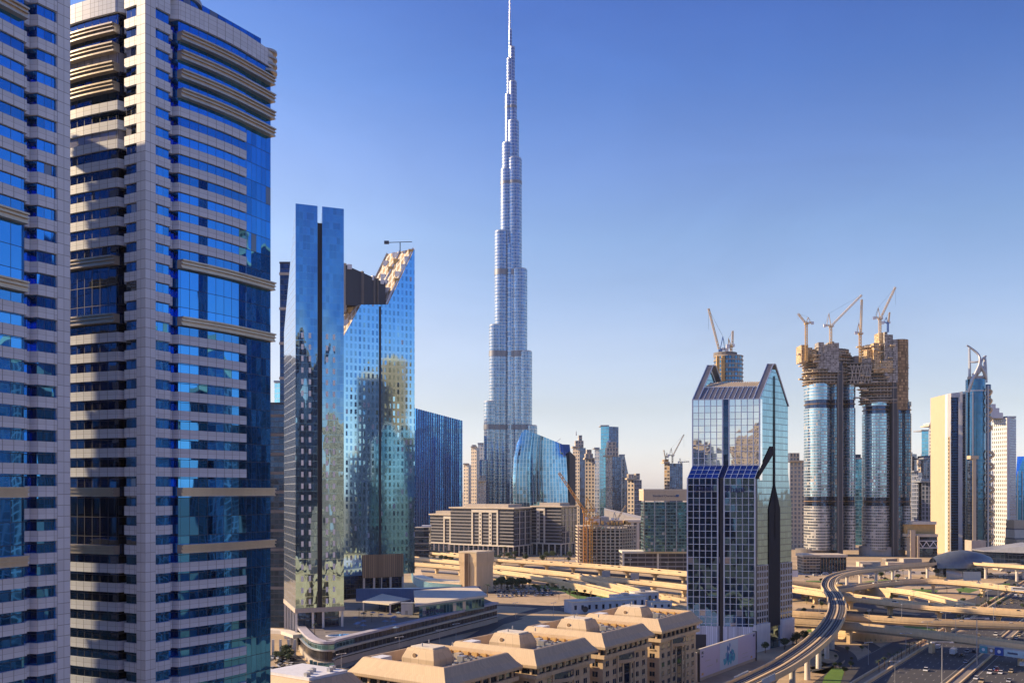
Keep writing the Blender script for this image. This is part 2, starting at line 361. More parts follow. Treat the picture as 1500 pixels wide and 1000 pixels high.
T9 = dup(T0, (-158, 171, 0), radians(-29.7), 'added ribbon window tower, unseen beyond the left edge, shading its neighbour', tt)  # extra unseen copy, added to cast shade on the neighbour's left face
# ------------------------------------------------------------ twin-slab blue glass tower
def poly_front(A, B, pts):     # photo points (px, py) on the vertical plan A-B -> world points
    o = []
    for px, py in pts:
        x, y = along(A, B, px); o.append((x, y, PZ(py, y)))
    return o
A2, B2 = (-115.5, 510), (-91.5, 520)
t = thing('glass_tower', 'slim blue glass tower split by a vertical slot, beside the ribbon window towers', 'tower', (*A2, 0))
def rel(p, s, d): # point along A2->B2 by s metres, back by d
    ux, uy = .923, .385; sx, sy = -.347, .938; return (A2[0]+ux*s+sx*d, A2[1]+uy*s+sy*d)
zt0 = PZ(298, 510); zt1 = PZ(306, 520)
def slab(s0, s1, d0, d1, z0, zf, zb, mats, mi=0, name='slab', cu=2.0, cv=4.0, sm=None):
    m = MB(); m.prism([rel(0, s0, d0), rel(0, s1, d0), rel(0, s1, d1), rel(0, s0, d1)], z0, [zf, zf, zb, zb], mi, cu=cu, cv=cv, side_m=sm); return m.build(name, mats, t, True)
F2 = [facade('blue_curtain_wall', .05, .07, (.30, .46, .56), (.24, .40, .52), fm=.9, fr=.1, pm=.95, pr=.02, tilt=.010, wav=.13, wsc=.10, var=.12), M['pale_grid'], M['darkglass']]
slab(0, 11.7, 0, 50, 21, zt0, 178, F2, name='west_slab', sm=[0, 2, 2, 1])
slab(14.2, 26, 0, 50, 21, zt1, 176, F2, name='east_slab', sm=[0, 2, 2, 1])
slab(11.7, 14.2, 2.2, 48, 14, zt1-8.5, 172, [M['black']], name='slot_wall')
w_ = MB(); w_.box(-.55, .55, -.12, 0, 0, 2.1); pane = None
for s0 in (3.6, 7.6, 16.8, 20.6):
    for k in range(24):
        z = 25+k*6.2
        x, y = rel(0, s0, -.05); o = MB().box(-.62, .62, -.10, .02, 0, 2.8).build('window', [M['white'] if s0 < 9 else M['steel']], t) if pane is None else place(pane, (0, 0, 0), 0)
        pane = o; o.location = (x-A2[0], y-A2[1], z); o.rotation_euler = (0, 0, math.atan2(.385, .923))
cc = None
for s0, d0 in ((.5, .8), (9.4, .8), (14.9, .8), (25.3, .8), (.5, 12), (.5, 24), (.5, 36), (.5, 48), (25.3, 24), (25.3, 47)):
    x, y = rel(0, s0, d0); m = MB().box(-.55, .55, -.55, .55, 0, 22).build('column', [M['pier']], t) if cc is None else place(cc, (0, 0, 0))
    cc = m; m.location = (x-A2[0], y-A2[1], 0)
slab(-.3, 26.3, -.3, 50.3, 20.6, 23.0, 23.0, [M['concrete']], name='base_beam')
slab(2, 24, 4, 46, 0, 20.6, 20.6, [M['darkglass']], name='lobby')

# ------------------------------------------------------------ pointed blue tower with the open roof terrace
A3, B3 = (-124, 690), (-73, 717); d3 = (-24, 18)
t = thing('glass_tower', 'blue dotted glass tower with a steep slanting roof terrace and a black plant room', 'tower', (*A3, 0))
fr = poly_front(A3, B3, [(607.3, 364), (568, 446), (529, 446), (505, 489), (498.6, 502)])
zb3 = 24
x, y = A3; base = [(*A3, zb3)]
m = MB(); n3 = len(fr)
def uvw(p): 
    s = hypot(p[0]-A3[0], p[1]-A3[1]); return (s/3.3, (p[2]-zb3)/5.3)
bk = [(p[0]+d3[0], p[1]+d3[1], p[2]) for p in fr]
fb = [(*A3, zb3), (*B3, zb3)]; bb_ = [(p[0]+d3[0], p[1]+d3[1], p[2]) for p in fb]
F = [fb[0], fb[1]]+fr
m.face(F, 0, [uvw(p) for p in F])
Bk = [bb_[1], bb_[0]]+bk[::-1]; m.face(Bk, 0, [uvw(p) for p in Bk])
m.face([fb[1], bb_[1], bk[0], fr[0]], 0, [(0, 0), (9, 0), (9, uvw(fr[0])[1]), (0, uvw(fr[0])[1])])
m.face([bb_[0], fb[0], fr[-1], bk[-1]], 0, [(0, 0), (9, 0), (9, uvw(fr[-1])[1]), (0, uvw(fr[-1])[1])])
m.face([bb_[0], bb_[1], fb[1], fb[0]], 1)
for i in range(n3-1): m.face([fr[i], bk[i], bk[i+1], fr[i+1]], 1)
m.build('glass_body', [M['dotblue'], facade('terrace_decking', .3, .25, (.66, .60, .50), (.40, .28, .16), pm=0, pr=.8, tilt=0, wav=0, var=.4)], t, True)
# terrace clutter on the slopes
def on_slope(i, a, b, up=0):
    p, q = fr[i], fr[i+1]; x = p[0]+(q[0]-p[0])*a+d3[0]*b; y = p[1]+(q[1]-p[1])*a+d3[1]*b; return (x, y, p[2]+(q[2]-p[2])*a+up)
for i, cells in ((0, ((.03, .1), (.03, .65), (.16, .12), (.16, .5), (.16, .85), (.30, .1), (.30, .55), (.42, .2), (.42, .7), (.55, .1), (.55, .5), (.70, .3), (.8, .6))), (2, ((.1, .3), (.3, .6), (.55, .2), (.7, .6)))):
    for k, (a, b) in enumerate(cells):
        p = on_slope(i, a, b); mm = MB(); mm.box(p[0]-1.7, p[0]+1.7, p[1]-1.8, p[1]+1.4, p[2]-3, p[2]+.9)
        mm.build('roof_step', [M['white'] if k % 3 else M['yellowish']], t, True)
for b in (.05, .5, .95):
    mm = MB(); p, q = on_slope(0, 0, b, .6), on_slope(0, 1, b, .6); mm.bar(p, q, 1.0); mm.build('roof_rail', [M['white'] if b < .9 else M['concrete']], t, True)
# plant room
q0 = along(A3, B3, 512); q1 = along(A3, B3, 569)
def bkp(p, k): return (p[0]+d3[0]*k, p[1]+d3[1]*k)
zA = PZ(396, 712); zB = PZ(410, 722)
MB().prism([bkp(q0, .12), bkp(q1, .10), bkp(q1, .62), bkp(q0, .7)], PZ(452, 710), [zA, zB-5, zB-5, zA], 0).build('plant_room', [M['dark_steel']], t, True)
MB().prism([bkp(along(A3, B3, 505), .15), bkp(along(A3, B3, 513), .13), bkp(along(A3, B3, 513), .6), bkp(along(A3, B3, 505), .6)], PZ(460, 705), zA+1.5, 0).build('stair_core', [M['concrete']], t, True)
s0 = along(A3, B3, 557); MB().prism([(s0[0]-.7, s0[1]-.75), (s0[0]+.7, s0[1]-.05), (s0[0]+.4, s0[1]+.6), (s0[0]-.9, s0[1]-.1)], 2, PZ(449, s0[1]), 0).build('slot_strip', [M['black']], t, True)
bm = MB(); p = on_slope(0, .05, .45); bm.bar(p, (p[0], p[1], p[2]+9), .6); bm.bar((p[0]-11, p[1], p[2]+8.6), (p[0]+9, p[1], p[2]+9.2), .45); bm.box(p[0]-12, p[0]-8.5, p[1]-1, p[1]+1, p[2]+7.6, p[2]+9.8)
bm.build('window_cleaning_boom', [M['dark_steel']], t, True)
pa, pb = along(A3, B3, 531), along(A3, B3, 591)
MB().prism([(pa[0], pa[1]-.6), (pb[0], pb[1]-.6), (pb[0], pb[1]+.3), (pa[0], pa[1]+.3)], 22, 39, 0, cu=1.6, cv=17).build('timber_screen', [facade('brown_slats', .35, 0, (.20, .13, .08), (.34, .22, .12), pm=0, pr=.7, tilt=0, wav=0)], t, True)
for px in (533, 548, 558, 572, 590):
    q = along(A3, B3, px); MB().box(q[0]-.7, q[0]+.7, q[1]-.2, q[1]+1.2, 0, 24).build('column', [M['pier']], t, True)
MB().prism([(pa[0]-20, pa[1]-4), (pb[0]-1, pb[1]+3), (pb[0]-20, pb[1]+15), (pa[0]-36, pa[1]+8)], 0, 24.3, 0).build('lobby', [M['darkglass']], t, True)

for kk, (pa_, pb_, dz) in enumerate(((513, 519, 1.6), (549, 553, -1.5), (561, 566, -3.2))):
    a_, b_ = bkp(along(A3, B3, pa_), .08), bkp(along(A3, B3, pb_), .08); zq = zA+(zB-5-zA)*((pa_-512)/57)
    MB().prism([a_, b_, (b_[0]-2, b_[1]+3), (a_[0]-2, a_[1]+3)], zq-2.6, zq+.9).build('plant_cap', [M['white']], t, True)
for pa_ in (533, 534.5, 551, 556): a_, b_ = bkp(along(A3, B3, pa_), .05), bkp(along(A3, B3, pa_+.8), .05); MB().prism([a_, b_, (b_[0]-2, b_[1]+2), (a_[0]-2, a_[1]+2)], PZ(450, a_[1]), zA+(zB-5-zA)*((pa_-512)/57)+.4).build('plant_rib', [M['dark_concrete']], t, True)
# ------------------------------------------------------------ dark buildings glimpsed between
for (pa_, pb_, py, D, mt, lab, dp) in ((410, 440, 386, 660, 'black', 'thin dark tower edge rising just behind the slim split glass tower', 24), (394, 416, 592, 600, 'dark_concrete', 'low dark brown building between the ribbon window tower and the slim split glass tower', 40)):
    x0, x1 = PX(pa_, D), PX(pb_, D); t = thing('office_building', lab, 'building', (x0, D, 0)); zt = PZ(py, D)
    MB().box(x0, x1, D, D+dp, 0, zt, 0, mt=1).build('wall', [M['darkglass'], M['roofing']], t, True)
    k = 0
    z = zt-8
    while z > 20: MB().box(x0-.4, x1+.4, D-.5, D, z, z+1.8).build('floor_band', [M['concrete'] if mt == 'black' else M['dark_concrete']], t, True); z -= 24 if mt == 'black' else 12
    MB().box(x0-.3, x1+.3, D-.4, D+dp, zt, zt+1.2).build('parapet', [M['dark_steel']], t, True)

# ------------------------------------------------------------ blue finned slab
A4, B4 = (PX(602, 1390), 1390), (PX(677.5, 1500), 1500)
t = thing('glass_building', 'deep blue glass slab with bright vertical fins and a sloping top edge', 'building', (*A4, 0))
z0, z1 = PZ(596, 1390), PZ(616, 1500)
bk4 = [(B4[0]-60, B4[1]+40), (A4[0]-60, A4[1]+40)]
MB().prism([A4, B4]+bk4, 22, [z0, z1, z1, z0], 0, cu=4.2, cv=4).build('glass_wall', [M['stripeglass']], t, True)
for i in range(23):
    k = (i+.5)/23; x, y = A4[0]+(B4[0]-A4[0])*k, A4[1]+(B4[1]-A4[1])*k
    MB().box(x-.35, x+.5, y-1.5, y+.2, 22, z0+(z1-z0)*k+.3).build('fin', [M['steelblue'] if 'steelblue' in M else M.setdefault('steelblue', plain('blue_steel', (.10, .17, .36), .25, .8, .2))], t, True)
MB().prism([(A4[0]-2, A4[1]-4), (B4[0]+1, B4[1]-3), (bk4[0][0], bk4[0][1]), bk4[1]], 0, 22, 0, cu=4, cv=5).build('base', [M['darkglass']], t, True)
MB().prism([(A4[0]+14, A4[1]+30), (A4[0]+22, A4[1]+44), (A4[0]+21, A4[1]+48), (A4[0]+12, A4[1]+33)], 26, 29.5, 0).build('sign_board', [M['white']], t, True) if False else None

# ------------------------------------------------------------ the very tall stepped tower
BX, BY = PX(747, 1480), 1480.0; q = 1480/K
t = thing('supertall_tower', 'very tall silver tower stepping up in rounded tiers to a needle spire', 'tower', (BX, BY, 0))
BM = facade('silver_tower_cladding', .24, .16, (.60, .60, .58), (.15, .27, .40), fm=.6, fr=.3, pm=.75, pr=.14, tilt=.03, wav=.02, var=.25, fvar=.1)
BD = plain('mechanical_louvre', (.24, .25, .27), .45, .6)
lobes = [(711, 8.6, 675, 3), (718.5, 9.6, 590, 1), (726.2, 9.7, 479, 1), (734.5, 10, 342, 1), (742.5, 9.5, 250, 0), (744, 9, 212, 0), (746, 6.6, 140, -1), (747.2, 5.2, 88, 0),
         (778.5, 8, 625, 3), (769.6, 9.6, 517, 1), (761, 11.3, 397, 1), (754, 10.3, 235, 1), (752, 8.2, 180, 1), (751.2, 5.8, 122, 0), (750.4, 3.8, 71, 0), (747.5, 2.4, 45, 0),
         (745, 10, 560, -30), (746, 9, 430, -16)]
for cx, r, ty, dep in lobes:
    dx = (cx-747)*q; dy = -abs(dx)*.42-dep if dep >= -1 else -dep+12
    zt = PZ(ty, BY); pl = disc(dx, dy, r*q, 28)
    o = MB().prism(pl, 0, zt, 0, cu=2.4, cv=5.0, smooth=True).build('tier', [BM], t)
    MB().prism(disc(dx, dy, r*q*.9, 24), zt, zt+1.6, 0, smooth=True).build('tier_rim', [M['steel']], t)
    for by, h in ((272, 5), (405, 9), (524, 9), (630, 8), (160, 4)):
        zz = PZ(by, BY)
        if zz < zt-14: MB().prism(disc(dx, dy, r*q+.25, 28), zz, zz+h, 0, cu=2, cv=3, smooth=True).build('plant_floor_band', [BD], t)
MB().prism(disc(0, 2, 17, 6, a0=.5), 0, PZ(360, BY), 0, cu=2, cv=7.5).build('core', [BM], t)
MB().tube((0, 0, PZ(47, BY)), (0, 0, PZ(-8, BY)), 1.5, .8, 10).tube((0, 0, PZ(-8, BY)), (0, 0, PZ(-40, BY)), .7, .3, 8).build('spire', [plain('spire_steel', (.62, .64, .68), .3, .7)], t)

# ------------------------------------------------------------ curved glass block in front of it
D5 = 1345.0
t = thing('glass_building', 'bulging blue glass block with a curved slanting top, in front of the supertall tower', 'building', (PX(795, D5), D5, 0))
secs = []
rows = [(815, 753, 841), (752, 752.5, 841), (735, 751.5, 841), (700, 751, 839.5), (670, 752.5, 837.5), (650, 756, 835.5)]
def sec(l, r, y):
    a, b = PX(l, D5), PX(r, D5); n = 14; o = []
    for i in range(n+1):
        k = i/n; o.append((a+(b-a)*k, D5-13*sin(pi*k)+ (16*k)))
    o += [(b-3, D5+46), (a+5, D5+36)]; return o
def top_y(px): return 628+max(0, 768-px)**1.35*.9+max(0, px-768)*.40+max(0, px-824)**1.6*.35
for y, l, r in rows: secs.append((sec(l, r, y), 0 if y > 800 else PZ(y, D5)))
pl = sec(759, 834, 0); zz = []
for p in pl: px = 750+p[0]*K/p[1]; zz.append(PZ(top_y(min(px, 833)), p[1]))
secs.append((pl, zz))
MB().loft(secs, 0, cu=4.8, cv=5.4, smooth=True).build('glass_shell', [facade('curved_fin_glass', .20, .05, (.42, .52, .62), (.10, .26, .44), fm=.85, fr=.15, pm=.95, pr=.03, tilt=.015, wav=.03, wsc=.02, var=.2)], t, True)
MB().prism([(PX(835, D5), D5+10), (PX(844, D5), D5+14), (PX(846, D5), D5+50), (PX(832, D5), D5+48)], 0, [PZ(660, D5), PZ(668, D5), PZ(668, D5), PZ(660, D5)], 0).build('side_wall', [M['dark_steel']], t, True)
bm = MB(); a = (PX(812, D5), D5+5, PZ(650, D5)); bm.bar(a, (a[0]+9, a[1], a[2]+8), .5); bm.bar((a[0]+3, a[1], a[2]-3), a, .7); bm.build('roof_boom', [M['steel']], t, True)

# ------------------------------------------------------------ gabled white-grid office tower with the name sign
CR = Vector((129, 508)); LF = Vector((94.3, 514)); BR = Vector((157.5, 537.5))
uf = (LF-CR).normalized(); us = (BR-CR).normalized(); WF = (LF-CR).length; TS = (BR-CR).length
t = thing('office_tower', 'white gridded dark glass tower with a gabled roof and a name sign across its face', 'tower', (CR.x, CR.y, 0))
def dp_(s, tt_): v = uf*s+us*tt_; return (v.x, v.y)
z_of = lambda y: PZ(y, 508)
ZE, ZR, ZK1, ZK0 = z_of(583), z_of(540)+4, z_of(681), z_of(700)
WG = facade('gridded_glass', .0, .0, (.5, .5, .5), (.05, .11, .20), pm=.95, pr=.02, tilt=.02, wav=.08, wsc=.14, var=.25, blind=.015, blindc=(.3, .28, .26))
WGU = facade('pale_reflection_glass', .0, .0, (.5, .5, .5), (.74, .78, .80), pm=.95, pr=.02, tilt=.012, wav=.05, wsc=.06, var=.06)  # upper panes made paler, the pale sky reflection put into their colour
WGK = facade('blue_sloping_glass', .0, .0, (.5, .5, .5), (.05, .16, .40), pm=.9, pr=.04, tilt=.02, wav=.03, var=.2)
SG = facade('teal_side_glass', .05, .16, (.14, .22, .27), (.24, .40, .48), fm=.8, fr=.15, pm=.95, pr=.03, tilt=.01, wav=.06, wsc=.05, var=.12)
WFm = plain('white_grid_paint', (.66, .72, .78), .45, 0, .08)
half = (WF-3.4)/2
SCL = facade('side_window_grid', .35, .30, (.44, .44, .46), (.06, .08, .12), pm=.85, pr=.08, tilt=.03, wav=.03, var=.3)
ST = 5.0      # set-back of the upper storeys
for s0, nm in ((0, 'east'), (half+3.4, 'west')):
    s1 = s0+half
    if nm == 'west': pass
    # glass
    m = MB(); m.prism([dp_(s0, .3), dp_(s1, .3), dp_(s1, 3), dp_(s0, 3)], 12, ZK0, 0, cu=3.1, cv=3.5)
    m.build('lower_glass', [WG], t)
    m = MB(); m.prism([dp_(s0, ST+.3), dp_(s1, ST+.3), dp_(s1, ST+3), dp_(s0, ST+3)], ZK0-1, ZE, 0, cu=3.1, cv=3.5)
    m.build('upper_glass', [WGU], t)
    m = MB(); a, b = dp_(s0, .25), dp_(s1, .25); c, d = dp_(s1, ST+.25), dp_(s0, ST+.25)
    m.face([(*a, ZK0), (*d, ZK1), (*c, ZK1), (*b, ZK0)], 0, [(0, 0), (0, 2), (5, 2), (5, 0)]); m.build('sloping_glass', [WGK], t)
    # white grid
    m = MB()
    for i in range(6):
        k = s0+half*i/5; e = .24 if i in (0, 5) else .10
        for z0, z1, off in ((8, ZK0, 0), (ZK1, ZE, ST)):
            m.prism([dp_(k-e, off-.15), dp_(k+e, off-.15), dp_(k+e, off+.5), dp_(k-e, off+.5)], z0, z1)
        a, b = dp_(k, .05), dp_(k, ST+.05); m.bar((*a, ZK0), (*b, ZK1), .22)
    z = ZK0; nfl = 0
    while z > 14: m.prism([dp_(s0, -.1), dp_(s1, -.1), dp_(s1, .45), dp_(s0, .45)], z-.13, z+.13); z -= 3.53
    z = ZE
    while z > ZK1-1: m.prism([dp_(s0, ST-.1), dp_(s1, ST-.1), dp_(s1, ST+.45), dp_(s0, ST+.45)], z-.13, z+.13); z -= 3.5
    for kk in (.33, .66, 1):
        a, b = dp_(s0, .05+ST*kk), dp_(s1, .05+ST*kk); zz_ = ZK0+(ZK1-ZK0)*kk; m.bar((*a, zz_), (*b, zz_), .2)
    m.build('white_grid', [WFm], t)
    # base wall
    MB().prism([dp_(s0-.2, -.6), dp_(s1+.2, -.6), dp_(s1+.2, 2), dp_(s0-.2, 2)], 0, 13.5, 0, cu=1, cv=14).build('base_wall', [M['ribbed'] if 'ribbed' in M else M.setdefault('ribbed', facade('ribbed_white_base', .2, 0, (.45, .46, .5), (.62, .63, .68), pm=0, pr=.6, tilt=0, wav=0))], t)
MB().prism([dp_(half, 2.4), dp_(half+3.4, 2.4), dp_(half+3.4, 6), dp_(half, 6)], 0, ZK0, 0).build('slot', [M['dark_steel']], t)
MB().prism([dp_(half, ST+2), dp_(half+3.4, ST+2), dp_(half+3.4, ST+6), dp_(half, ST+6)], ZK0, ZE+2, 0).build('slot', [M['steelblue']], t)
# body and gable
m = MB(); zs = 13
TB = TS-4; Rd = (ST+TB)/2
def side_pts(s):
    return [(*dp_(s, .4), 0), (*dp_(s, TS), 0), (*dp_(s, TS), 78), (*dp_(s, TB), 96), (*dp_(s, TB), ZE-2), (*dp_(s, Rd+1.8), ZR-2.5), (*dp_(s, Rd-1.8), ZR-2.5), (*dp_(s, ST+.4), ZE), (*dp_(s, ST+.4), ZK1), (*dp_(s, .4), ZK0)]
def side_uv(P): return [(hypot(p[0], p[1])/2.6, p[2]/3.5) for p in P]
P = side_pts(.35); m.face(P, 0, side_uv(P)); P2 = side_pts(WF-.35); m.face(P2[::-1], 0, side_uv(P2[::-1]))
for i in range(len(P)-1):
    if i in (6,): continue
    a, b, c, d = P[i], P[i+1], P2[i+1], P2[i]
    if i >= 1 and i not in (4, 5): m.face([a, d, c, b], 1, [(0, 0), (0, 3), (12, 3), (12, 0)])
m.build('glass_body', [SG, M['darkglass']], t)
# end gable frames
for s in (-.1, WF-3.2):
    m = MB()
    fr_ = [(ST-.1, ZE), (Rd-1.2, ZR+.6), (Rd+1.2, ZR+.6), (TB+.1, ZE-2)]
    for (a, za), (b, zb_) in zip(fr_, fr_[1:]):
        p0, p1, p2, p3 = dp_(s, a), dp_(s+3.3, a), dp_(s+3.3, b), dp_(s, b)
        m.face([(*p0, za), (*p3, zb_), (*p2, zb_), (*p1, za)], 1, [(0, 0), (0, 4.5), (1, 4.5), (1, 0)])
        for q0_, q1_ in ((p0, p3), (p1, p2)): m.bar((*q0_, za), (*q1_, zb_), .45)
    for k in range(6):
        a = ST+(Rd-ST)*k/5; za = ZE+(ZR-ZE)*k/5; m.bar((*dp_(s, a), za+.1), (*dp_(s+3.3, a), za+.1), .3)
    m.build('gable_frame', [WFm, M['gablegrey'] if 'gablegrey' in M else M.setdefault('gablegrey', plain('grey_roof_glazing', (.20, .20, .22), .3, .3))], t)
# sloping roof screen: brick-coloured glazed strip then pale pergola fins
m = MB(); k0, k1 = 0, .38
for a, b, mi in ((0, .36, 1),):
    pa_, pb_ = ST+(Rd-ST)*a, ST+(Rd-ST)*b; za, zb_ = ZE+(ZR-ZE)*a, ZE+(ZR-ZE)*b
    m.face([(*dp_(3.2, pa_), za), (*dp_(3.2, pb_), zb_), (*dp_(WF-3.2, pb_), zb_), (*dp_(WF-3.2, pa_), za)], mi, [(0, 0), (0, 1), (10, 1), (10, 0)])
    for i in range(12): s = 3.2+(WF-6.4)*i/11; m.bar((*dp_(s, pa_), za+.1), (*dp_(s, pb_), zb_+.1), .3)
    m.bar((*dp_(3.2, pb_), zb_+.1), (*dp_(WF-3.2, pb_), zb_+.1), .35); m.bar((*dp_(3.2, pa_), za+.1), (*dp_(WF-3.2, pa_), za+.1), .35)
m.build('roof_screen', [WFm, M['gablegrey']], t)
for i in range(24):
    s = 3.6+(WF-7.2)*i/23; a, b = ST+(Rd-ST)*.36, ST+(Rd-ST)*.62; za = ZE+(ZR-ZE)*.36
    MB().prism([dp_(s-.28, a), dp_(s+.28, a), dp_(s+.28, b+2), dp_(s-.28, b+2)], za-4, [za, za, za+3.4, za+3.4]).build('pergola_fin', [M['cream']], t)
MB().prism([dp_(3.3, ST+9), dp_(WF-3.3, ST+9), dp_(WF-3.3, TB-6), dp_(3.3, TB-6)], ZE-2, ZE+5.5, 0, mt=0).build('plant_deck', [M['yellowish']], t)
# side details: central slot and pointed dark opening
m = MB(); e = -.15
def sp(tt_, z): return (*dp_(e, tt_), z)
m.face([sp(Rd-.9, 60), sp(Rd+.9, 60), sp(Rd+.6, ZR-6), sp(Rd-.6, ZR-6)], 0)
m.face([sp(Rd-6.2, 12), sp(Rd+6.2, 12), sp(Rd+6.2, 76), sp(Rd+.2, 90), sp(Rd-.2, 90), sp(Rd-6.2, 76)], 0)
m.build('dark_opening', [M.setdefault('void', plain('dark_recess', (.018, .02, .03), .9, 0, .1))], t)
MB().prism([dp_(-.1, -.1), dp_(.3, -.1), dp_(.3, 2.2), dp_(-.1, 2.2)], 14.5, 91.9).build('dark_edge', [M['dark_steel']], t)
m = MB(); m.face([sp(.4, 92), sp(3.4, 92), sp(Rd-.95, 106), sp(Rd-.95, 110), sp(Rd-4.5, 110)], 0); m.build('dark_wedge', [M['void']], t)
win = None
for k in range(9):
    for c_ in (2, 4.6, 7.2, 9.8, Rd+8, Rd+10.6, Rd+13.2, Rd+15.8):
        if c_ > TS-1.5 or (Rd-7 < c_ < Rd+7): continue
        o = MB().prism([dp_(-.12, -.8), dp_(.1, -.8), dp_(.1, .8), dp_(-.12, .8)], 0, 2.3).build('window', [M['darkglass']], t) if win is None else place(win, (0, 0, 0))
        win = o; v = dp_(0.18, c_); o.location = (v[0], v[1], 16+k*3.5)
MB().prism([dp_(-1.0, -.8), dp_(.25, -.8), dp_(.25, Rd-6.5), dp_(-1.0, Rd-6.5)], 0, 14.5).build('base_wall', [M['white']], t)
MB().prism([dp_(-1.0, Rd+6.5), dp_(.25, Rd+6.5), dp_(.25, TS+.8), dp_(-1.0, TS+.8)], 0, 14.5).build('base_wall', [M['white']], t)
MB().prism([dp_(-.02, -.3), dp_(.3, -.3), dp_(.3, Rd-6.5), dp_(-.02, Rd-6.5)], 14.5, 46, 0, cu=2.6, cv=3.5).build('lower_cladding', [SCL], t)
MB().prism([dp_(-.02, Rd+6.5), dp_(.3, Rd+6.5), dp_(.3, TS+.3), dp_(-.02, TS+.3)], 14.5, 46, 0).build('lower_cladding', [SCL], t)
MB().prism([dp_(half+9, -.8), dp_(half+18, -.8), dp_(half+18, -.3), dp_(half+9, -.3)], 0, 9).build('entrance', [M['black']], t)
def text_on(name, body, mat, parent, origin, right, size, depth=.25, ext=None):
    c = bpy.data.curves.new(name, 'FONT'); c.body = body; c.size = size; c.extrude = depth; c.align_x = 'LEFT'; c.offset = ext or 0
    o = bpy.data.objects.new(name, c); COL.objects.link(o); dg = bpy.context.evaluated_depsgraph_get()
    me = bpy.data.meshes.new_from_object(o.evaluated_get(dg)); bpy.data.objects.remove(o)
    o = bpy.data.objects.new(name, me); me.materials.append(mat); COL.objects.link(o); o.parent = parent
    o.location = origin; o.rotation_euler = (radians(90), 0, math.atan2(right[1], right[0])); return o
navy = plain('navy_letters', (.02, .03, .12), .5)
text_on('sign_lettering', 'Dusit', navy, t, (*dp_(WF-4.2, -.5), ZK0-6.9), (-uf.x, -uf.y), 4.6, .2, .06)
text_on('sign_lettering', 'Thani', navy, t, (*dp_(half-.6, -.5), ZK0-7.4), (-uf.x, -uf.y), 4.6, .2, .06)
# ------------------------------------------------------------ cranes
def lattice(m, p0, p1, w, step=None, th=None):
    a, b = Vector(p0), Vector(p1); d = (b-a); L = d.length; d.normalize(); e = d.cross(Vector((0, 1, 0)));
    if e.length < .1: e = Vector((1, 0, 0))
    e.normalize(); g_ = d.cross(e).normalized(); n = max(2, int(L/(step or w*1.5))); th = th or w*.16
    cs = [e*(w/2)*i+g_*(w/2)*j for i, j in ((-1, -1), (1, -1), (1, 1), (-1, 1))]
    for c in cs: m.bar(a+c, b+c, th)
    for k in range(n):
        q0 = a+d*(L*k/n); q1 = a+d*(L*(k+1)/n)
        for i in range(4): m.bar(q0+cs[i], q1+cs[(i+1) % 4], th*.7)
    return m
def crane(label, base, zh, jib, elev, az, cm='yellowish', ctr=9, w=2.0, name='tower_crane', fat=.42):
    """luffing crane: mast to height zh, jib of given length/elevation/azimuth (degrees)"""
    x, y, z = base; t = thing(name, label, 'crane', (x, y, z), group=None); mt = [M[cm]]
    lattice(MB(), (0, 0, 0), (0, 0, zh), w, th=fat).build('mast', mt, t)
    MB().box(-w*.9, w*.9, -w*.9, w*.9, zh, zh+w*.8).build('slewing_ring', mt, t)
    a = radians(az); ca, sa = cos(a), sin(a)
    c = MB(); c.box(w*.8, w*.8+1.8, -1.2, 1.2, zh+.6, zh+3.2); c.build('cab', [M['white']], t)
    e = radians(elev); tip = (ca*cos(e)*jib, sa*cos(e)*jib, zh+w+sin(e)*jib)
    lattice(MB(), (ca*1.2, sa*1.2, zh+w), tip, w*.75, step=w*1.6, th=fat*.85).build('jib', mt if elev < 20 or cm == 'orange' else [M['barrier']], t)
    back = (-ca*ctr, -sa*ctr, zh+w*1.1); lattice(MB(), (0, 0, zh+w*.9), back, w*.7, th=fat*.8).build('counter_jib', mt, t)
    b = MB(); b.box(back[0]-1.6, back[0]+1.6, back[1]-1.2, back[1]+1.2, back[2]-2.4, back[2]+1.2); b.build('counterweight', [M['white']], t)
    ap = (-ca*2.5, -sa*2.5, zh+w+jib*.2+4); m = MB(); m.bar((0, 0, zh+w), ap, fat*1.3); m.bar((-ca*ctr*.7, -sa*ctr*.7, zh+w), ap, fat); m.build('a_frame', mt, t)
    m = MB(); m.bar(ap, tip, .16); m.bar(ap, back, .16); m.bar(tip, (tip[0], tip[1], tip[2]-min(30, jib*.5)), .14); m.build('cable', [M['dark_steel']], t)
    return t
def at(px, D): return (PX(px, D), D)

# ------------------------------------------------------------ twin towers under construction joined by a bridge
D6 = 1250.0; k6 = D6/K
SKG = facade('pale_blue_banded_glass', .08, .34, (.46, .50, .53), (.22, .38, .48), fm=.4, fr=.35, pm=.9, pr=.06, tilt=.03, wav=.03, var=.25, blind=.04)
SKN = facade('dark_ribbed_glass', .25, .22, (.12, .13, .15), (.08, .18, .28), fm=.3, fr=.4, pm=.85, pr=.08, tilt=.03, wav=.03, var=.3, blind=.12, blindc=(.3, .28, .24))
SKO = facade('silver_banded_wall', .10, .42, (.50, .49, .46), (.16, .20, .26), fm=.35, fr=.45, pm=.7, pr=.1, tilt=.03, wav=.02, var=.4, blind=.1)
t = thing('construction_tower', 'two unfinished glass towers joined near their tops by a raw concrete bridge, cranes on top', 'tower', (*at(1253, D6), 0))
def oval(pc, hw, hd, n=32, sq=1.0): 
    cx, cy = at(pc, D6+20); return [(cx+hw*math.copysign(abs(cos(2*pi*i/n))**sq, cos(2*pi*i/n)), cy+hd*math.copysign(abs(sin(2*pi*i/n))**sq, sin(2*pi*i/n))) for i in range(n)]
ZT = lambda y: PZ(y, D6)
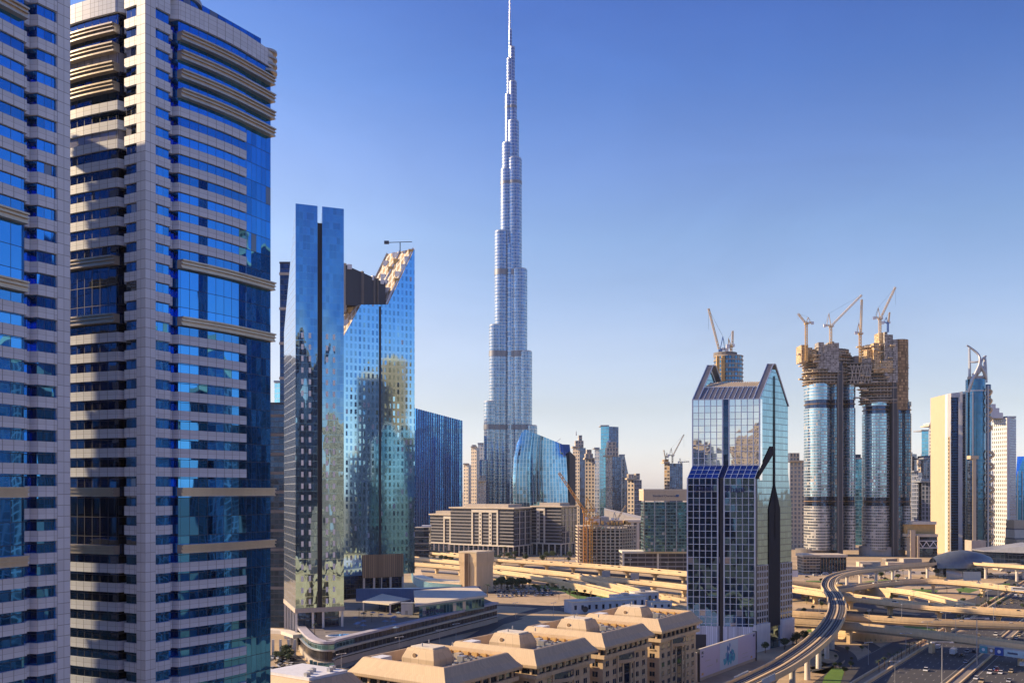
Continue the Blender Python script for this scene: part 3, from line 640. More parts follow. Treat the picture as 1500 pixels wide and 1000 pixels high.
for ti, (c1, c2, c3, bands, zraw) in enumerate(((1197, 1231, 1241, ((597, 585), (741, 727)), 562), (1283, 1312, 1322, ((605, 594), (741, 728)), 566))):
    hw1 = (36.5 if ti == 0 else 37)/2*k6*1.02
    # main drum, middle dark strip drum, right drum
    drums = [(c1, hw1, 22, 'g'), (c1+25, 15*k6/1.15, 22, 'n'), (c3, 9.5*k6, 20, 'h')]
    for c, hw, hd, kind in drums:
        mats = {'g': SKG, 'n': SKN, 'h': SKG if ti == 0 else SKN}[kind]
        lo, hi = bands[1], bands[0]
        yt = {'g': 555 if ti == 0 else 640, 'n': 545, 'h': 565}[kind]
        zs = [(8, ZT(lo[0])), (ZT(lo[1]), ZT(hi[0])), (ZT(hi[1]), ZT(561 if ti == 0 else 588))]
        for i, (a, b) in enumerate(zs):
            mm = SKO if (i == 0 and kind != 'n') else mats
            MB().prism(oval(c, hw, hd), a, b, 0, cu=2.6, cv=3.9, smooth=True).build('glass_drum', [mm], t, True)
        for (y0, y1) in bands:
            MB().prism(oval(c, hw-1.2, hd-1.2), ZT(y0), ZT(y1), 0, smooth=True, cu=3, cv=4).build('open_floor', [M['darkglass']], t, True)
            MB().prism(oval(c, hw+.1, hd+.1), (ZT(y0)+ZT(y1))/2-.3, (ZT(y0)+ZT(y1))/2+.5, 0).build('bare_slab', [M['rust']], t, True)
    # dark service slot
    x, y = at(c2, D6-2); MB().box(x-4.4, x+3.2, y, y+24, 0, ZT(530), 0).build('service_slot', [M['dark_steel']], t, True)
    for dx_ in (-3.6, 2.2): MB().box(x+dx_, x+dx_+1.2, y-.6, y, 0, ZT(535)).build('hoist_rail', [M['dark_concrete']], t, True)
    # raw concrete floors
    topy = 512 if ti == 0 else 505
    z = ZT(zraw if ti == 0 else 590); k = 0
    cx = (1174, 1250) if ti == 0 else (1258, 1330)
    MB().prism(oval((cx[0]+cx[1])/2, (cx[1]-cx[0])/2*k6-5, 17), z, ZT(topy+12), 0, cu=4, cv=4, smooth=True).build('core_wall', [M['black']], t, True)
    while z < ZT(topy):
        r1 = random.uniform(-.6, 1.0); rr = (cx[1]-cx[0])/2*k6+r1-1.2-max(0, (z-ZT(topy+14)))*.35
        MB().prism(oval((cx[0]+cx[1])/2-max(0, (z-ZT(topy+14)))*.22, rr, 22+r1, sq=.8), z, z+.9).build('bare_slab', [M['concrete'] if k % 3 else M['rust']], t, True)
        mm = MB()
        for a in range(22):
            an = pi+pi*a/21; px_, py_ = oval((cx[0]+cx[1])/2, 1, 1)[0]; px_ -= 1; px_ += (rr-1.2)*cos(an); py_ += (20)*sin(an)
            if random.random() < .8: mm.box(px_-.5, px_+.5, py_-.5, py_+.5, z+.9, z+3.9)
        mm.prism(oval((cx[0]+cx[1])/2, rr-2.6, 18.6), z+2.9, z+3.9)
        mm.build('open_storey', [M['dark_concrete'] if k % 2 else M['concrete']], t, True)
        z += 3.9; k += 1
    # rim formwork clutter at the left edge
# top structures, left tower
FORM = facade('stacked_formwork', .22, .30, (.66, .49, .28), (.38, .25, .12), pm=0, pr=.8, tilt=0, wav=0, var=.85, blind=.12, blindc=(.5, .40, .26), fvar=.4)
FORMG = facade('concrete_shutters', .16, .22, (.44, .41, .37), (.24, .22, .20), pm=0, pr=.8, tilt=0, wav=0, var=.8, blind=.1, blindc=(.45, .42, .38), fvar=.3)
def blockp(pa, pb, y0, y1, D, dep, mat, name='formwork'):
    MB().box(PX(pa, D), PX(pb, D), D, D+dep, PZ(y0, D), PZ(y1, D), 0, cu=2.0, cv=2.2).build(name, [FORM if mat in ('yellowish', 'rust') else FORMG if name == 'formwork' else M[mat]], t, True)
for a in ((1174, 1184, 530, 505, 'yellowish'), (1178, 1190, 522, 509, 'rust'), (1186, 1196, 528, 513, 'yellowish'), (1199, 1207, 540, 501, 'concrete'), (1207, 1214, 540, 505, 'dark_concrete'), (1213, 1229, 545, 502, 'dark_steel'), (1229, 1233, 550, 512, 'dark_concrete'), (1216, 1222, 520, 500, 'concrete'),
          (1280, 1290, 545, 502, 'yellowish'), (1288, 1296, 545, 487, 'yellowish'), (1296, 1300, 550, 486, 'concrete'), (1300, 1308, 560, 490, 'dark_steel'), (1308, 1315, 560, 497, 'concrete'), (1270, 1282, 540, 512, 'yellowish'), (1262, 1276, 552, 524, 'barrier'), (1275, 1292, 535, 520, 'rust'), (1290, 1308, 545, 528, 'yellowish')):
    blockp(a[0], a[1], a[2], a[3], D6-6+random.uniform(0, 8), random.uniform(12, 24), a[4], 'formwork')
for i in range(46):
    left = i < 20
    px = random.uniform(1172, 1200) if left else random.uniform(1258, 1312); yy = random.uniform(508, 556) if left else random.uniform(495, 600)
    if not left and yy > 560: px = random.uniform(1258, 1270)
    Dd = D6-12+abs(px-(1212 if left else 1292))*.25; blockp(px-random.uniform(2, 4.5), px+random.uniform(2, 4.5), yy, yy-random.uniform(1, 2.2), Dd, 5, random.choice(['yellowish', 'barrier', 'rust', 'concrete']), 'platform')
MB().prism([(PX(1312, D6)+12*cos(a)+7, D6+8+12*sin(a)) for a in [2*pi*i/16 for i in range(16)]], ZT(600), ZT(497), 0, smooth=True, cu=2.5, cv=4).build('scaffold_wrap', [facade('scaffold_net', .12, .2, (.16, .1, .05), (.34, .22, .11), pm=0, pr=.9, tilt=0, wav=0, var=.6)], t, True)
# bridge
xa, xb = PX(1244, D6), PX(1272, D6)
for y in range(532, 564, 5):
    MB().box(xa-2, xb+4, D6-4, D6+34, ZT(y)-.5, ZT(y)+.7).build('bridge_slab', [M['concrete'] if y % 2 else M['dark_concrete']], t, True)
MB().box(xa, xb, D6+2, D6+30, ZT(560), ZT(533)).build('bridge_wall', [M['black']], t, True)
tr = MB()
for i in range(7):
    x0 = xa+(xb-xa+3)*i/6; x1 = xa+(xb-xa+3)*(i+1)/6
    if i < 6: tr.bar((x0, D6-4.6, ZT(562)), (x1, D6-4.6, ZT(534)), .9); tr.bar((x1, D6-4.6, ZT(562)), (x0, D6-4.6, ZT(534)), .7)
tr.build('bridge_truss', [M['concrete']], t, True)
blockp(1252, 1258, 533, 521, D6, 14, 'dark_concrete', 'lift_core')
MB().prism(oval(1192, 24, 16), 0, 9, 0).build('base', [M['dark_concrete']], t, True); MB().prism(oval(1292, 30, 20), 0, 12, 0).build('base', [M['concrete']], t, True)
cr = [('orange luffing crane at the left edge of the unfinished twin towers', 1181, 530, 477, 16, 48, 180, 'yellowish'),
      ('pale luffing crane with a long raised jib over the left unfinished tower', 1217, 505, 481, 58, 44, 5, 'barrier'),
      ('upright crane with a near-vertical jib above the concrete bridge', 1260, 532, 492, 44, 86, 30, 'yellowish'),
      ('white luffing crane on the right unfinished tower, jib raised to the right', 1289, 500, 470, 46, 62, 8, 'barrier'),
      ('small blue crane on the summit of the right unfinished tower', 1300.5, 488, 476, 14, 78, 20, 'steelblue')]
for lab, px, y0, y1, jl, el_, az, mt in cr:
    crane(lab, (*at(px, D6-9), ZT(y0)), ZT(y1)-ZT(y0), jl, el_, az, mt, 8, 2.4 if mt != 'steelblue' else 1.6, fat=.55)

# tower under construction behind the gabled tower + its crane
D7 = 900.0
t = thing('construction_tower', 'round unfinished concrete tower top showing behind the gabled office tower', 'tower', (*at(1067, D7), 0))
cx, cy = at(1067, D7)
MB().prism(disc(cx, cy, 13.2, 24), 0, PZ(522, D7), 0, smooth=True, cu=3, cv=4).build('wall', [SKN], t, True)
for y in range(523, 566, 6): MB().prism(disc(cx, cy, 13.8, 24), PZ(y, D7), PZ(y, D7)+.8, 0).build('bare_slab', [M['concrete']], t, True)
MB().prism(disc(cx-3, cy, 11, 18), PZ(522, D7), PZ(517, D7), 0).build('top_formwork', [M['dark_concrete']], t, True)
for dx_ in (-14, -9): MB().box(cx+dx_, cx+dx_+2.6, cy-14, cy-11, PZ(560, D7), PZ(524, D7)).build('formwork', [M['yellowish']], t, True)
crane('slim blue luffing crane leaning left above the gabled office tower', (*at(1055, D7), PZ(519, D7)), 3, 40, 74, 180, 'steelblue', 6, 1.8, fat=.5)
crane('small orange upright crane on the round unfinished tower', (*at(1071, D7-8), PZ(520, D7)), 6, 14, 84, 0, 'yellowish', 3, 1.6, fat=.45)

# ------------------------------------------------------------ group at the right
D8 = 1290.0
A8, B8 = at(1375, D8+22), at(1398, D8-14); C8 = at(1410, D8+16)
t = thing('office_tower', 'sand coloured slab tower with a tall blue glass strip and a slanting top', 'tower', (*A8, 0))
z1, z2 = PZ(580, D8), PZ(574, D8)
def colm(pa, pb, da, db, y0, y1, mat, nm, dep=30, bot=0, cu=3, cv=3.6):
    MB().prism([(PX(pa, da), da), (PX(pb, db), db), (PX(pb, db)+2, db+dep), (PX(pa, da)+2, da+dep)], bot, [PZ(y0, da), PZ(y1, db), PZ(y1, db), PZ(y0, da)], 0, cu=cu, cv=cv).build(nm, [M[mat] if isinstance(mat, str) else mat], t, True)
colm(1375, 1388, D8+22, D8-8, 580, 577, 'sandlit' if 'sandlit' in M else M.setdefault('sandlit', plain('sand_stone', (.57, .45, .30), .8, 0, .08)), 'stone_wall')
dotw = facade('small_dot_windows', .55, .55, (.68, .50, .30), (.06, .06, .07), pm=.4, pr=.2, tilt=0, wav=0)
MB().prism([(PX(1388.1, D8-8), D8-8.2), (PX(1391, D8-10), D8-10.2), (PX(1391, D8-10), D8-5), (PX(1388.1, D8-8), D8-3)], 0, PZ(640, D8), 0, cu=2.6, cv=5).build('window_line', [dotw], t, True)
colm(1387.8, 1393, D8-8, D8-11, 577, 575.6, 'white', 'white_rib', 28)
colm(1393, 1404, D8-10.5, D8-12, 583, 582, facade('blue_strip_glass', .07, .3, (.10, .2, .34), (.04, .13, .28), fm=.6, fr=.2, pm=.95, pr=.04), 'glass_strip', 28)
colm(1404, 1410, D8-12.5, D8-14, 574.5, 573, 'white', 'white_rib', 28)
MB().prism([(PX(1393, D8-11), D8-11.3), (PX(1404, D8-12), D8-12.8), (PX(1404, D8-12), D8), (PX(1393, D8-11), D8)], PZ(583, D8), [PZ(575.6, D8-11), PZ(574.5, D8-12)]*1+[PZ(574.5, D8-12), PZ(575.6, D8-11)], 0).build('lintel', [M['white']], t, True)
MB().prism([(PX(1410, D8), D8-13), (PX(1421, D8+14), D8+14), (PX(1414, D8+40), D8+40), (PX(1405, D8+10), D8+10)], 0, [PZ(573, D8-13), PZ(577, D8+14), PZ(577, D8+40), PZ(573, D8)], 0, cu=3, cv=3.8).build('blue_side', [facade('navy_window_rows', .12, .35, (.10, .15, .24), (.04, .12, .28), fm=.5, fr=.3, pm=.9, pr=.05, var=.3)], t, True)
MB().prism([(PX(1410.5, D8), D8-16), (PX(1422, D8+10), D8+9), (PX(1422, D8+10), D8+14), (PX(1411, D8), D8-12)], 0, PZ(762, D8), 0, cu=4, cv=6).build('lower_glass', [M['darkglass']], t, True)

# tower with a horned crown
D9 = 1240.0; c9 = 1430
t = thing('horned_tower', 'dark blue round tower with a twisted side spiral and a crown of curved steel horns', 'tower', (*at(c9, D9), 0))
cx, cy = at(c9, D9); bluer = facade('round_blue_glass', .08, .16, (.08, .15, .24), (.03, .12, .24), fm=.8, fr=.15, pm=.95, pr=.05, tilt=.02, wav=.02, var=.2)
q9 = D9/K; zc = PZ(556, D9)
MB().prism(disc(PX(1429, D9), cy, 13.5*q9, 32), 0, zc, 0, cu=3, cv=3.8, smooth=True).build('glass_drum', [bluer], t, True)
MB().prism(disc(PX(1429, D9), cy, 14*q9, 32), PZ(574, D9), PZ(572, D9), 0, smooth=True).build('ring', [M['steel']], t, True)
MB().prism(disc(PX(1443, D9+12), cy+12, 8*q9, 24), 0, PZ(562, D9), 0, cu=3, cv=3.8, smooth=True).build('glass_drum', [M['darkglass']], t, True)
MB().prism(disc(PX(1429, D9), cy, 11*q9, 24), zc, zc+4, 0, smooth=True).build('crown_deck', [M['concrete']], t, True)
def horn(pts, w0, w1, nm='crown_horn', mt='steel'):
    P = smooth_path([(PX(px, D9), cy+dy, PZ(py, D9)) for px, py, dy in pts], 6); m = MB()
    for i in range(len(P)-1):
        k0 = w0+(w1-w0)*i/(len(P)-1); k1 = w0+(w1-w0)*(i+1)/(len(P)-1); m.tube(P[i], P[i+1], k0*1.7, k1*1.7, 6)
    m.build(nm, [M[mt]], t, True)
horn([(1417, 575, -4), (1421, 556, -8), (1430, 534, -9), (1431, 520, -4), (1420, 508, 0), (1416, 506, 0)], 1.6, .5)
horn([(1420, 560, 0), (1420.5, 535, 0), (1420, 508, 0)], 1.2, .7)
horn([(1428, 548, -8), (1431, 536, -8), (1437, 527, -3), (1444.5, 521, 0)], 1.5, .6)
horn([(1443, 560, 0), (1443, 540, 0), (1442.5, 521, 0)], 1.9, 1.0)
horn([(1421, 548, -6), (1430, 556, -9), (1440, 548, -6)], .8, .8)
horn([(1420.5, 530, 0), (1426, 531, -5), (1430.5, 530, -7)], .7, .7)
horn([(1441, 556, -6), (1436, 545, -9), (1430, 534, -9)], 1.3, 1.1)
horn([(1424, 556, -4), (1430, 546, -8), (1437, 540, -6), (1442, 530, -1)], 1.0, .6)
for i in range(5): horn([(1441, 570+i*13, -8), (1446, 575+i*13, -12), (1441, 582+i*13, -8)], .9, .9, 'spiral_strand', 'barrier')
for i in range(8): horn([(1441, 660+i*17, -8), (1449, 666+i*17, -12), (1441, 674+i*17, -8)], 1.1, 1.1, 'spiral_strand', 'barrier')
MB().box(PX(1440, D9)-.8, PX(1440, D9)+.8, cy-14, cy-12, 0, PZ(566, D9)).build('steel_rib', [M['steel']], t, True)
MB().box(PX(1419, D9)-.7, PX(1419, D9)+.7, cy-12, cy-10.5, 0, PZ(575, D9)).build('steel_rib', [M['steel']], t, True)
# slim sand tower in front
D10 = 1190.0; t = thing('slim_tower', 'very slim sand coloured tower with dark side slots in front of the horned tower', 'tower', (*at(1427, D10), 0))
x0, x1 = PX(1425, D10), PX(1430, D10)
MB().box(x0, x1, D10, D10+8, 8, PZ(672, D10)).build('stone_pier', [M['sandlit']], t, True)
MB().box(x0-2.8, x0, D10+1, D10+8, 8, PZ(674, D10)).build('dark_slot', [M['darkglass']], t, True); MB().box(x1, x1+2.4, D10+1, D10+8, 8, PZ(672, D10)).build('dark_slot', [M['darkglass']], t, True)
MB().box(x0-3.2, x1+2.8, D10-1, D10+9, PZ(672, D10), PZ(667, D10)).build('cap', [M['sandlit']], t, True)
MB().box(PX(1421, D10), PX(1442, D10), D10-4, D10+14, 0, 24).build('base', [M['concrete']], t, True)

# white residential tower
D11 = 1330.0; t = thing('residential_tower', 'white tower with dense rows of small windows and a stepped top, at the right edge', 'tower', (*at(1470, D11), 0))
ww = facade('white_wall_small_windows', .52, .45, (.78, .76, .74), (.06, .09, .14), fm=0, fr=.7, pm=.6, pr=.1, tilt=.02, wav=0, var=.4)
MB().prism([at(1453, D11+26), at(1475, D11-2), (PX(1482, D11+30), D11+30), (PX(1464, D11+44), D11+44)], 0, PZ(612, D11), 0, cu=3.6, cv=6).build('front_wall', [ww], t, True)
MB().prism([at(1475, D11-2.6), at(1479, D11-3), (PX(1480, D11+30), D11+30), (PX(1477, D11+30), D11+30)], 0, PZ(610, D11), 0).build('corner_rib', [M['white']], t, True)
MB().prism([at(1479, D11-2), at(1488.5, D11+16), (PX(1486, D11+40), D11+40), (PX(1478, D11+30), D11+30)], 0, PZ(612, D11), 0, cu=3, cv=3.6).build('side_wall', [facade('blue_side_windows', .3, .3, (.38, .42, .5), (.08, .14, .26), pm=.8, pr=.1)], t, True)
for pa, pb, y in ((1453, 1471, 604), (1453.6, 1466, 597), (1454.2, 1461, 591)): MB().box(PX(pa, D11), PX(pb, D11), D11+3+(604-y)*.12, D11+24-(604-y)*.1, PZ(612, D11), PZ(y, D11)).build('roof_step', [M['white']], t, True)
MB().box(PX(1475, D11), PX(1490, D11), D11+2.4, D11+25, PZ(612, D11), PZ(609, D11)).build('roof_parapet', [M['steel']], t, True)
D12 = 1420.0; t = thing('glass_building', 'dark teal glass pyramid-like tower cut off by the right edge', 'tower', (*at(1495, D12), 0))
MB().loft([([at(1486, D12), at(1512, D12), at(1512, D12+30), at(1486, D12+30)], 0), ([at(1488, D12), at(1512, D12), at(1512, D12+30), at(1488, D12+30)], PZ(700, D12)), ([at(1490, D12+8), at(1500, D12), at(1505, D12+20), at(1491, D12+20)], PZ(668, D12))], 0, smooth=False).build('glass_wall', [M['glassblue']], t, True)
for i, px in enumerate((1489, 1497, 1506)): MB().bar((PX(px, D12), D12-.6, 2), (PX(px+ (2-i*2), D12), D12-.6, PZ(690, D12)), .8).build('mullion', [M['steel']], t, True)

# ------------------------------------------------------------ far towers
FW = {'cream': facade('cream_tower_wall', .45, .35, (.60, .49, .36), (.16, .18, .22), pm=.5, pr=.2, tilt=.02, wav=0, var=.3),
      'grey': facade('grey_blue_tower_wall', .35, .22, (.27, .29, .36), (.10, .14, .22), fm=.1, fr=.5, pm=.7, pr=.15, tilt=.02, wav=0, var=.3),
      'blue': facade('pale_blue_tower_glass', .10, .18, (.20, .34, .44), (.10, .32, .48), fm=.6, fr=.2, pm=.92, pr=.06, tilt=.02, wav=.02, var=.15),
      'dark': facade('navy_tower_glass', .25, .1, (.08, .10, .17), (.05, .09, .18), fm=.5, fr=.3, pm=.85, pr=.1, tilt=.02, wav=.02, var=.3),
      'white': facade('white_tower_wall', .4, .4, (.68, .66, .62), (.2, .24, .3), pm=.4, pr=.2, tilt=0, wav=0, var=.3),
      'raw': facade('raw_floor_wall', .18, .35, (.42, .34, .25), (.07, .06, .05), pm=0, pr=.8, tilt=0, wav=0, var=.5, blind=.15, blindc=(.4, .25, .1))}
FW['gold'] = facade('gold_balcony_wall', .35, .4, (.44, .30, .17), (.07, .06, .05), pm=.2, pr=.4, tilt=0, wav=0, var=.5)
def far(label, pa, pb, ytop, D, wall, split=None, wall2=None, steps=(), dome=0, dep=30, cv=6, cu=5, mast=0, crown=None, slope=0):
    t = thing('high_rise', label, 'tower', (*at((pa+pb)/2, D), 0)); s_ = split if split else pb
    zt = PZ(ytop, D)
    MB().prism([at(pa, D+8), at(s_, D), (PX(s_, D+dep), D+dep), (PX(pa, D+dep), D+dep)], 0, zt, 0, mt=1, cu=cu, cv=cv).build('wall', [FW[wall], M['roofing']], t, True)
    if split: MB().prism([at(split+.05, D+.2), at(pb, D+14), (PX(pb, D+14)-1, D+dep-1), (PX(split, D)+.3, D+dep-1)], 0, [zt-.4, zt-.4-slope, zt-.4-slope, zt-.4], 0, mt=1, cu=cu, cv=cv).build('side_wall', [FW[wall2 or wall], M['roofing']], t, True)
    MB().box(PX(pa, D)-.6, PX(s_, D)+.4, D-.8, D+dep+1, zt+.05, zt+2.2).build('parapet', [M[crown or 'cream']], t, True)
    for si, (a, b, y) in enumerate(steps): MB().box(PX(a, D), PX(b, D), D+3+si*1.7, D+dep-4-si*2, zt, PZ(y, D), 0, cu=cu, cv=cv, mt=1).build('setback', [FW[wall], M['roofing']], t, True)
    if dome: 
        c = at((pa+s_)/2, D+12); r = dome*D/K; z = PZ(steps[-1][2], D) if steps else zt
        MB().loft([(disc(*c, r*cos(a), 14), z+r*sin(a)) for a in (0, .35, .7, 1.05, 1.35)], 0).build('dome', [M['white']], t, True)
    if mast: c = at((pa+s_)/2, D+12); z = PZ(steps[-1][2], D) if steps else zt; MB().tube((*c, z), (*c, z+mast), 1.2, .5, 6).build('mast', [M['steel']], t, True)
    return t
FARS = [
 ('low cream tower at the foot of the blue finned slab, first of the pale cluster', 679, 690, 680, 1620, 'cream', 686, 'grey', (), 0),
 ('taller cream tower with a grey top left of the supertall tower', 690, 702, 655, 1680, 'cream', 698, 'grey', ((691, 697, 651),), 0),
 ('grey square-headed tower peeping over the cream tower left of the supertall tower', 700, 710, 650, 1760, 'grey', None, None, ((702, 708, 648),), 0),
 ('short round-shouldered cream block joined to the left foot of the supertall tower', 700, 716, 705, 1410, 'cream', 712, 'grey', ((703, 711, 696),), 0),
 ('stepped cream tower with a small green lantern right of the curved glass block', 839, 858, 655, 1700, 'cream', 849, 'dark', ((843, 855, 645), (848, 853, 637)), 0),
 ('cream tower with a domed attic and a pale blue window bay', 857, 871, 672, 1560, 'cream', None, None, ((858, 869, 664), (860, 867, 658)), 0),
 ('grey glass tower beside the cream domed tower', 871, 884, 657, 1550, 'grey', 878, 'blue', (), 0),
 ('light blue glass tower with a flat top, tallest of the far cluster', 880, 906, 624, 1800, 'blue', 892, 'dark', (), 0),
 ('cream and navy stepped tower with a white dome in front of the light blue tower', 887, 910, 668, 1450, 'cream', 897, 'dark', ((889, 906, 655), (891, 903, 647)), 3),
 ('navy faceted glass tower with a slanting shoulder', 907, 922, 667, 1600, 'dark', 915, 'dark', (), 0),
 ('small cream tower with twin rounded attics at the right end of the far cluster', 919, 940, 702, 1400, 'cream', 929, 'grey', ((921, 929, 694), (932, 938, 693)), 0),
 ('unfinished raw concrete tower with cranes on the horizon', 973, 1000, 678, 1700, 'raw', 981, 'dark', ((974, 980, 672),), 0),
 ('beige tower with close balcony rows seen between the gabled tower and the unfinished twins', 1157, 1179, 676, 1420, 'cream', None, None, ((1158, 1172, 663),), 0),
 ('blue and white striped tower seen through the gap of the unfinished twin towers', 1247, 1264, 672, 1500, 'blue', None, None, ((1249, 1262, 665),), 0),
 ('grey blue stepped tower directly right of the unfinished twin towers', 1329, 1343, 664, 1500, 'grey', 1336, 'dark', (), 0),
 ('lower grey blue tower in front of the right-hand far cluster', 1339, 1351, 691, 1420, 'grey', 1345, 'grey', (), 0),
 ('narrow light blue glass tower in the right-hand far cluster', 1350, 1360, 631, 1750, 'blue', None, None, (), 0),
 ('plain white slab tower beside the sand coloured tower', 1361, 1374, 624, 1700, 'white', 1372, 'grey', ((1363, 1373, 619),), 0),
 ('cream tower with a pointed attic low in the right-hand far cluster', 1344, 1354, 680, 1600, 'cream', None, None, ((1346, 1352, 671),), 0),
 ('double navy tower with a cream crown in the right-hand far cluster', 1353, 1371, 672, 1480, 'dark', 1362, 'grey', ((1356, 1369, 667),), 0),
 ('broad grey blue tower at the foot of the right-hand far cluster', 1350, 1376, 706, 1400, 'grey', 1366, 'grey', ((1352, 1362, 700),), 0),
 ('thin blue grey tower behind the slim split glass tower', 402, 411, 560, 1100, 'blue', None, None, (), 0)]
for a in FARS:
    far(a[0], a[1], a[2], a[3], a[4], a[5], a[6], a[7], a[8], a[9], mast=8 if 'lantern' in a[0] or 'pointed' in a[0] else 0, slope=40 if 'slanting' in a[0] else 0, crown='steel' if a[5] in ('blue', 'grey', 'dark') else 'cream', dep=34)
crane('thin crane with a long raised jib on the far unfinished tower', (*at(985, 1700), PZ(678, 1700)), 12, 44, 58, 20, 'dark_concrete', 8, 2.0, fat=.6)
crane('short crane on the left edge of the far unfinished tower', (*at(975, 1700), PZ(674, 1700)), 5, 12, 75, 180, 'dark_concrete', 4, 1.8, fat=.6)
crane('level crane reaching right from the far unfinished tower', (*at(998, 1700), PZ(682, 1700)), 5, 14, 3, 0, 'dark_concrete', 5, 1.8, fat=.6)
# low city to the horizon
LB = [FW['cream'], FW['white'], FW['grey'], FW['raw']]
protos = []
for i in range(6):
    tq = thing('city_block', 'small pale city block far off near the horizon', 'building', (0, -3000-60*i, 0), group='pale city blocks near the horizon')
    w0, d0, h0 = random.uniform(24, 50), random.uniform(20, 40), random.uniform(14, 46)
    MB().box(-w0/2, w0/2, -d0/2, d0/2, 0, h0, 0, mt=1, cu=4, cv=4).build('wall', [LB[i % 4], M['roofing']], tq); MB().box(-w0*.2, w0*.15, -d0*.2, d0*.2, h0, h0+5).build('roof_block', [M['cream']], tq)
    protos.append((tq, tree_of(tq)))
used = [0]*6; n = 0
for i in range(270):
    D = 1500+4500*random.random()**1.6; px = random.uniform(120, 1560)
    if D < 1900 and (680 < px < 730 or 840 < px < 1010 and D < 1850 or px > 1170): continue
    j = i % 6; tq, tr = protos[j]; loc = (PX(px, D), D+60, 0); rz = random.choice((.6, .6, .2, 1.2))
    if not used[j]: tq.location = loc; tq.rotation_euler.z = rz; used[j] = 1
    else: dup(tq, loc, rz, tree=tr)
# ------------------------------------------------------------ office quarter of grey louvred blocks (middle distance)
GL = facade('grey_louvred_floors', .0, .42, (.22, .205, .20), (.05, .06, .08), fm=.1, fr=.5, pm=.7, pr=.12, tilt=.02, wav=0, var=.25)
GS = facade('shaded_side_floors', .22, .12, (.32, .31, .32), (.05, .07, .11), fm=.1, fr=.5, pm=.8, pr=.08, tilt=.02, wav=0, var=.25)
def oblock(label, C, Lp, Rp, h, frames, base=7, roof_over=3):
    """C near corner (x,y), Lp left end of front, Rp back end of the right side"""
    t = thing('office_block', label, 'building', (*C, 0), group=None)
    C, Lp, Rp = Vector(C), Vector(Lp), Vector(Rp); f = (Lp-C); s = (Rp-C); W = f.length; T = s.length; f = f/W; s = s/T
    def p(a, b): v = f*a+s*b; return (v.x, v.y)
    MB().prism([p(0, 0), p(W, 0), p(W, T), p(0, T)], base, h, 0, mt=1, cu=4, cv=4.2, side_m=None).build('wall', [GL, M['roofing']], t)
    MB().prism([p(-.3, 2), p(-.05, 2), p(-.05, T-1), p(-.3, T-1)], base, h-3, 0, cu=5, cv=8).build('side_glazing', [GS], t)
    for a, w_, kind in frames:      # white frames up the front
        m = MB()
        if kind == 'dots':
            m.prism([p(a, -1.0), p(a+w_, -1.0), p(a+w_, .2), p(a, .2)], base, h-1, 0, cu=w_, cv=5.2); m.build('white_pier', [WP], t)
        else: m.prism([p(a, -1.2), p(a+w_, -1.2), p(a+w_, .2), p(a, .2)], base, h-1); m.build('white_pier', [M['cream2']], t)
    a0 = min(a for a, w_, k in frames); a1 = max(a+w_ for a, w_, k in frames)
    MB().prism([p(a0, -1.4), p(a1, -1.4), p(a1, .2), p(a0, .2)], h-5, h-.9).build('white_lintel', [M['cream2']], t)
    for b in (T*.25, T*.5, T*.75): MB().prism([p(-1.1, b-.7), p(.1, b-.7), p(.1, b+.7), p(-1.1, b+.7)], base, h-2).build('white_pier', [M['cream2']], t)
    MB().prism([p(-roof_over, -roof_over), p(W+roof_over*.4, -roof_over), p(W+roof_over*.4, T), p(-roof_over, T)], h, h+1.6, 0).build('roof_slab', [M['cream']], t)
    MB().prism([p(W*.15, T*.2), p(W*.85, T*.2), p(W*.85, T*.8), p(W*.15, T*.8)], h+1.6, h+5.5, 0).build('roof_plant', [M['concrete']], t)
    MB().prism([p(-1.5, -2.5), p(W+1, -2.5), p(W+1, .1), p(-1.5, .1)], base-1.3, base+.2).build('arcade_beam', [M['cream2']], t)
    MB().prism([p(-2.2, -2.6), p(-.1, -2.6), p(-.1, T), p(-2.2, T)], base-1.2, base+.25).build('arcade_beam', [M['cream2']], t)
    MB().prism([p(1, 1.5), p(W-1, 1.5), p(W-1, T-1), p(1, T-1)], 0, base-1.2).build('shopfront', [M['darkglass']], t)
    col = None; n = max(3, int(W/8))
    for i in range(n+1):
        v = p(-1+(W+1.5)*i/n, -1.9); o = MB().box(-.8, .8, -.5, .5, 0, base-1.3).build('column', [M['cream2']], t) if col is None else place(col, (0, 0, 0)); col = o; o.location = (*v, 0)
    for i in range(1, 5): o = place(col, (*p(-1.6, T*i/5), 0))
    return t
M['cream2'] = plain('pale_stone', (.68, .61, .49), .8, 0, .1)
WP = facade('pale_pier_square_holes', .62, .5, (.68, .61, .49), (.03, .03, .035), pm=.5, pr=.2, tilt=0, wav=0, fvar=.06)
def gp_(px, py): x, y, z = G(px, py); return (x, y)
oblock('largest grey louvred office block with white piers, in front of the supertall tower', (PX(752, 1240), 1240), (PX(660, 1300), 1300), (PX(785, 1300), 1300), 62, [(24, 2.4, 'p'), (34.5, 4.6, 'dots'), (51, 4.6, 'dots'), (65.5, 2.4, 'p')], 14)
oblock('lower left wing of the grey office quarter with two white piers', (PX(664, 1310), 1310), (PX(630, 1335), 1335), (PX(680, 1350), 1350), 52, [(4, 2.2, 'p'), (15, 2.2, 'p')], 14)
oblock('right-hand grey louvred office block beside the building site', (PX(822, 1260), 1260), (PX(779, 1285), 1285), (PX(845, 1300), 1300), 64, [(24.5, 2.2, 'p'), (33, 4.6, 'dots')], 16)
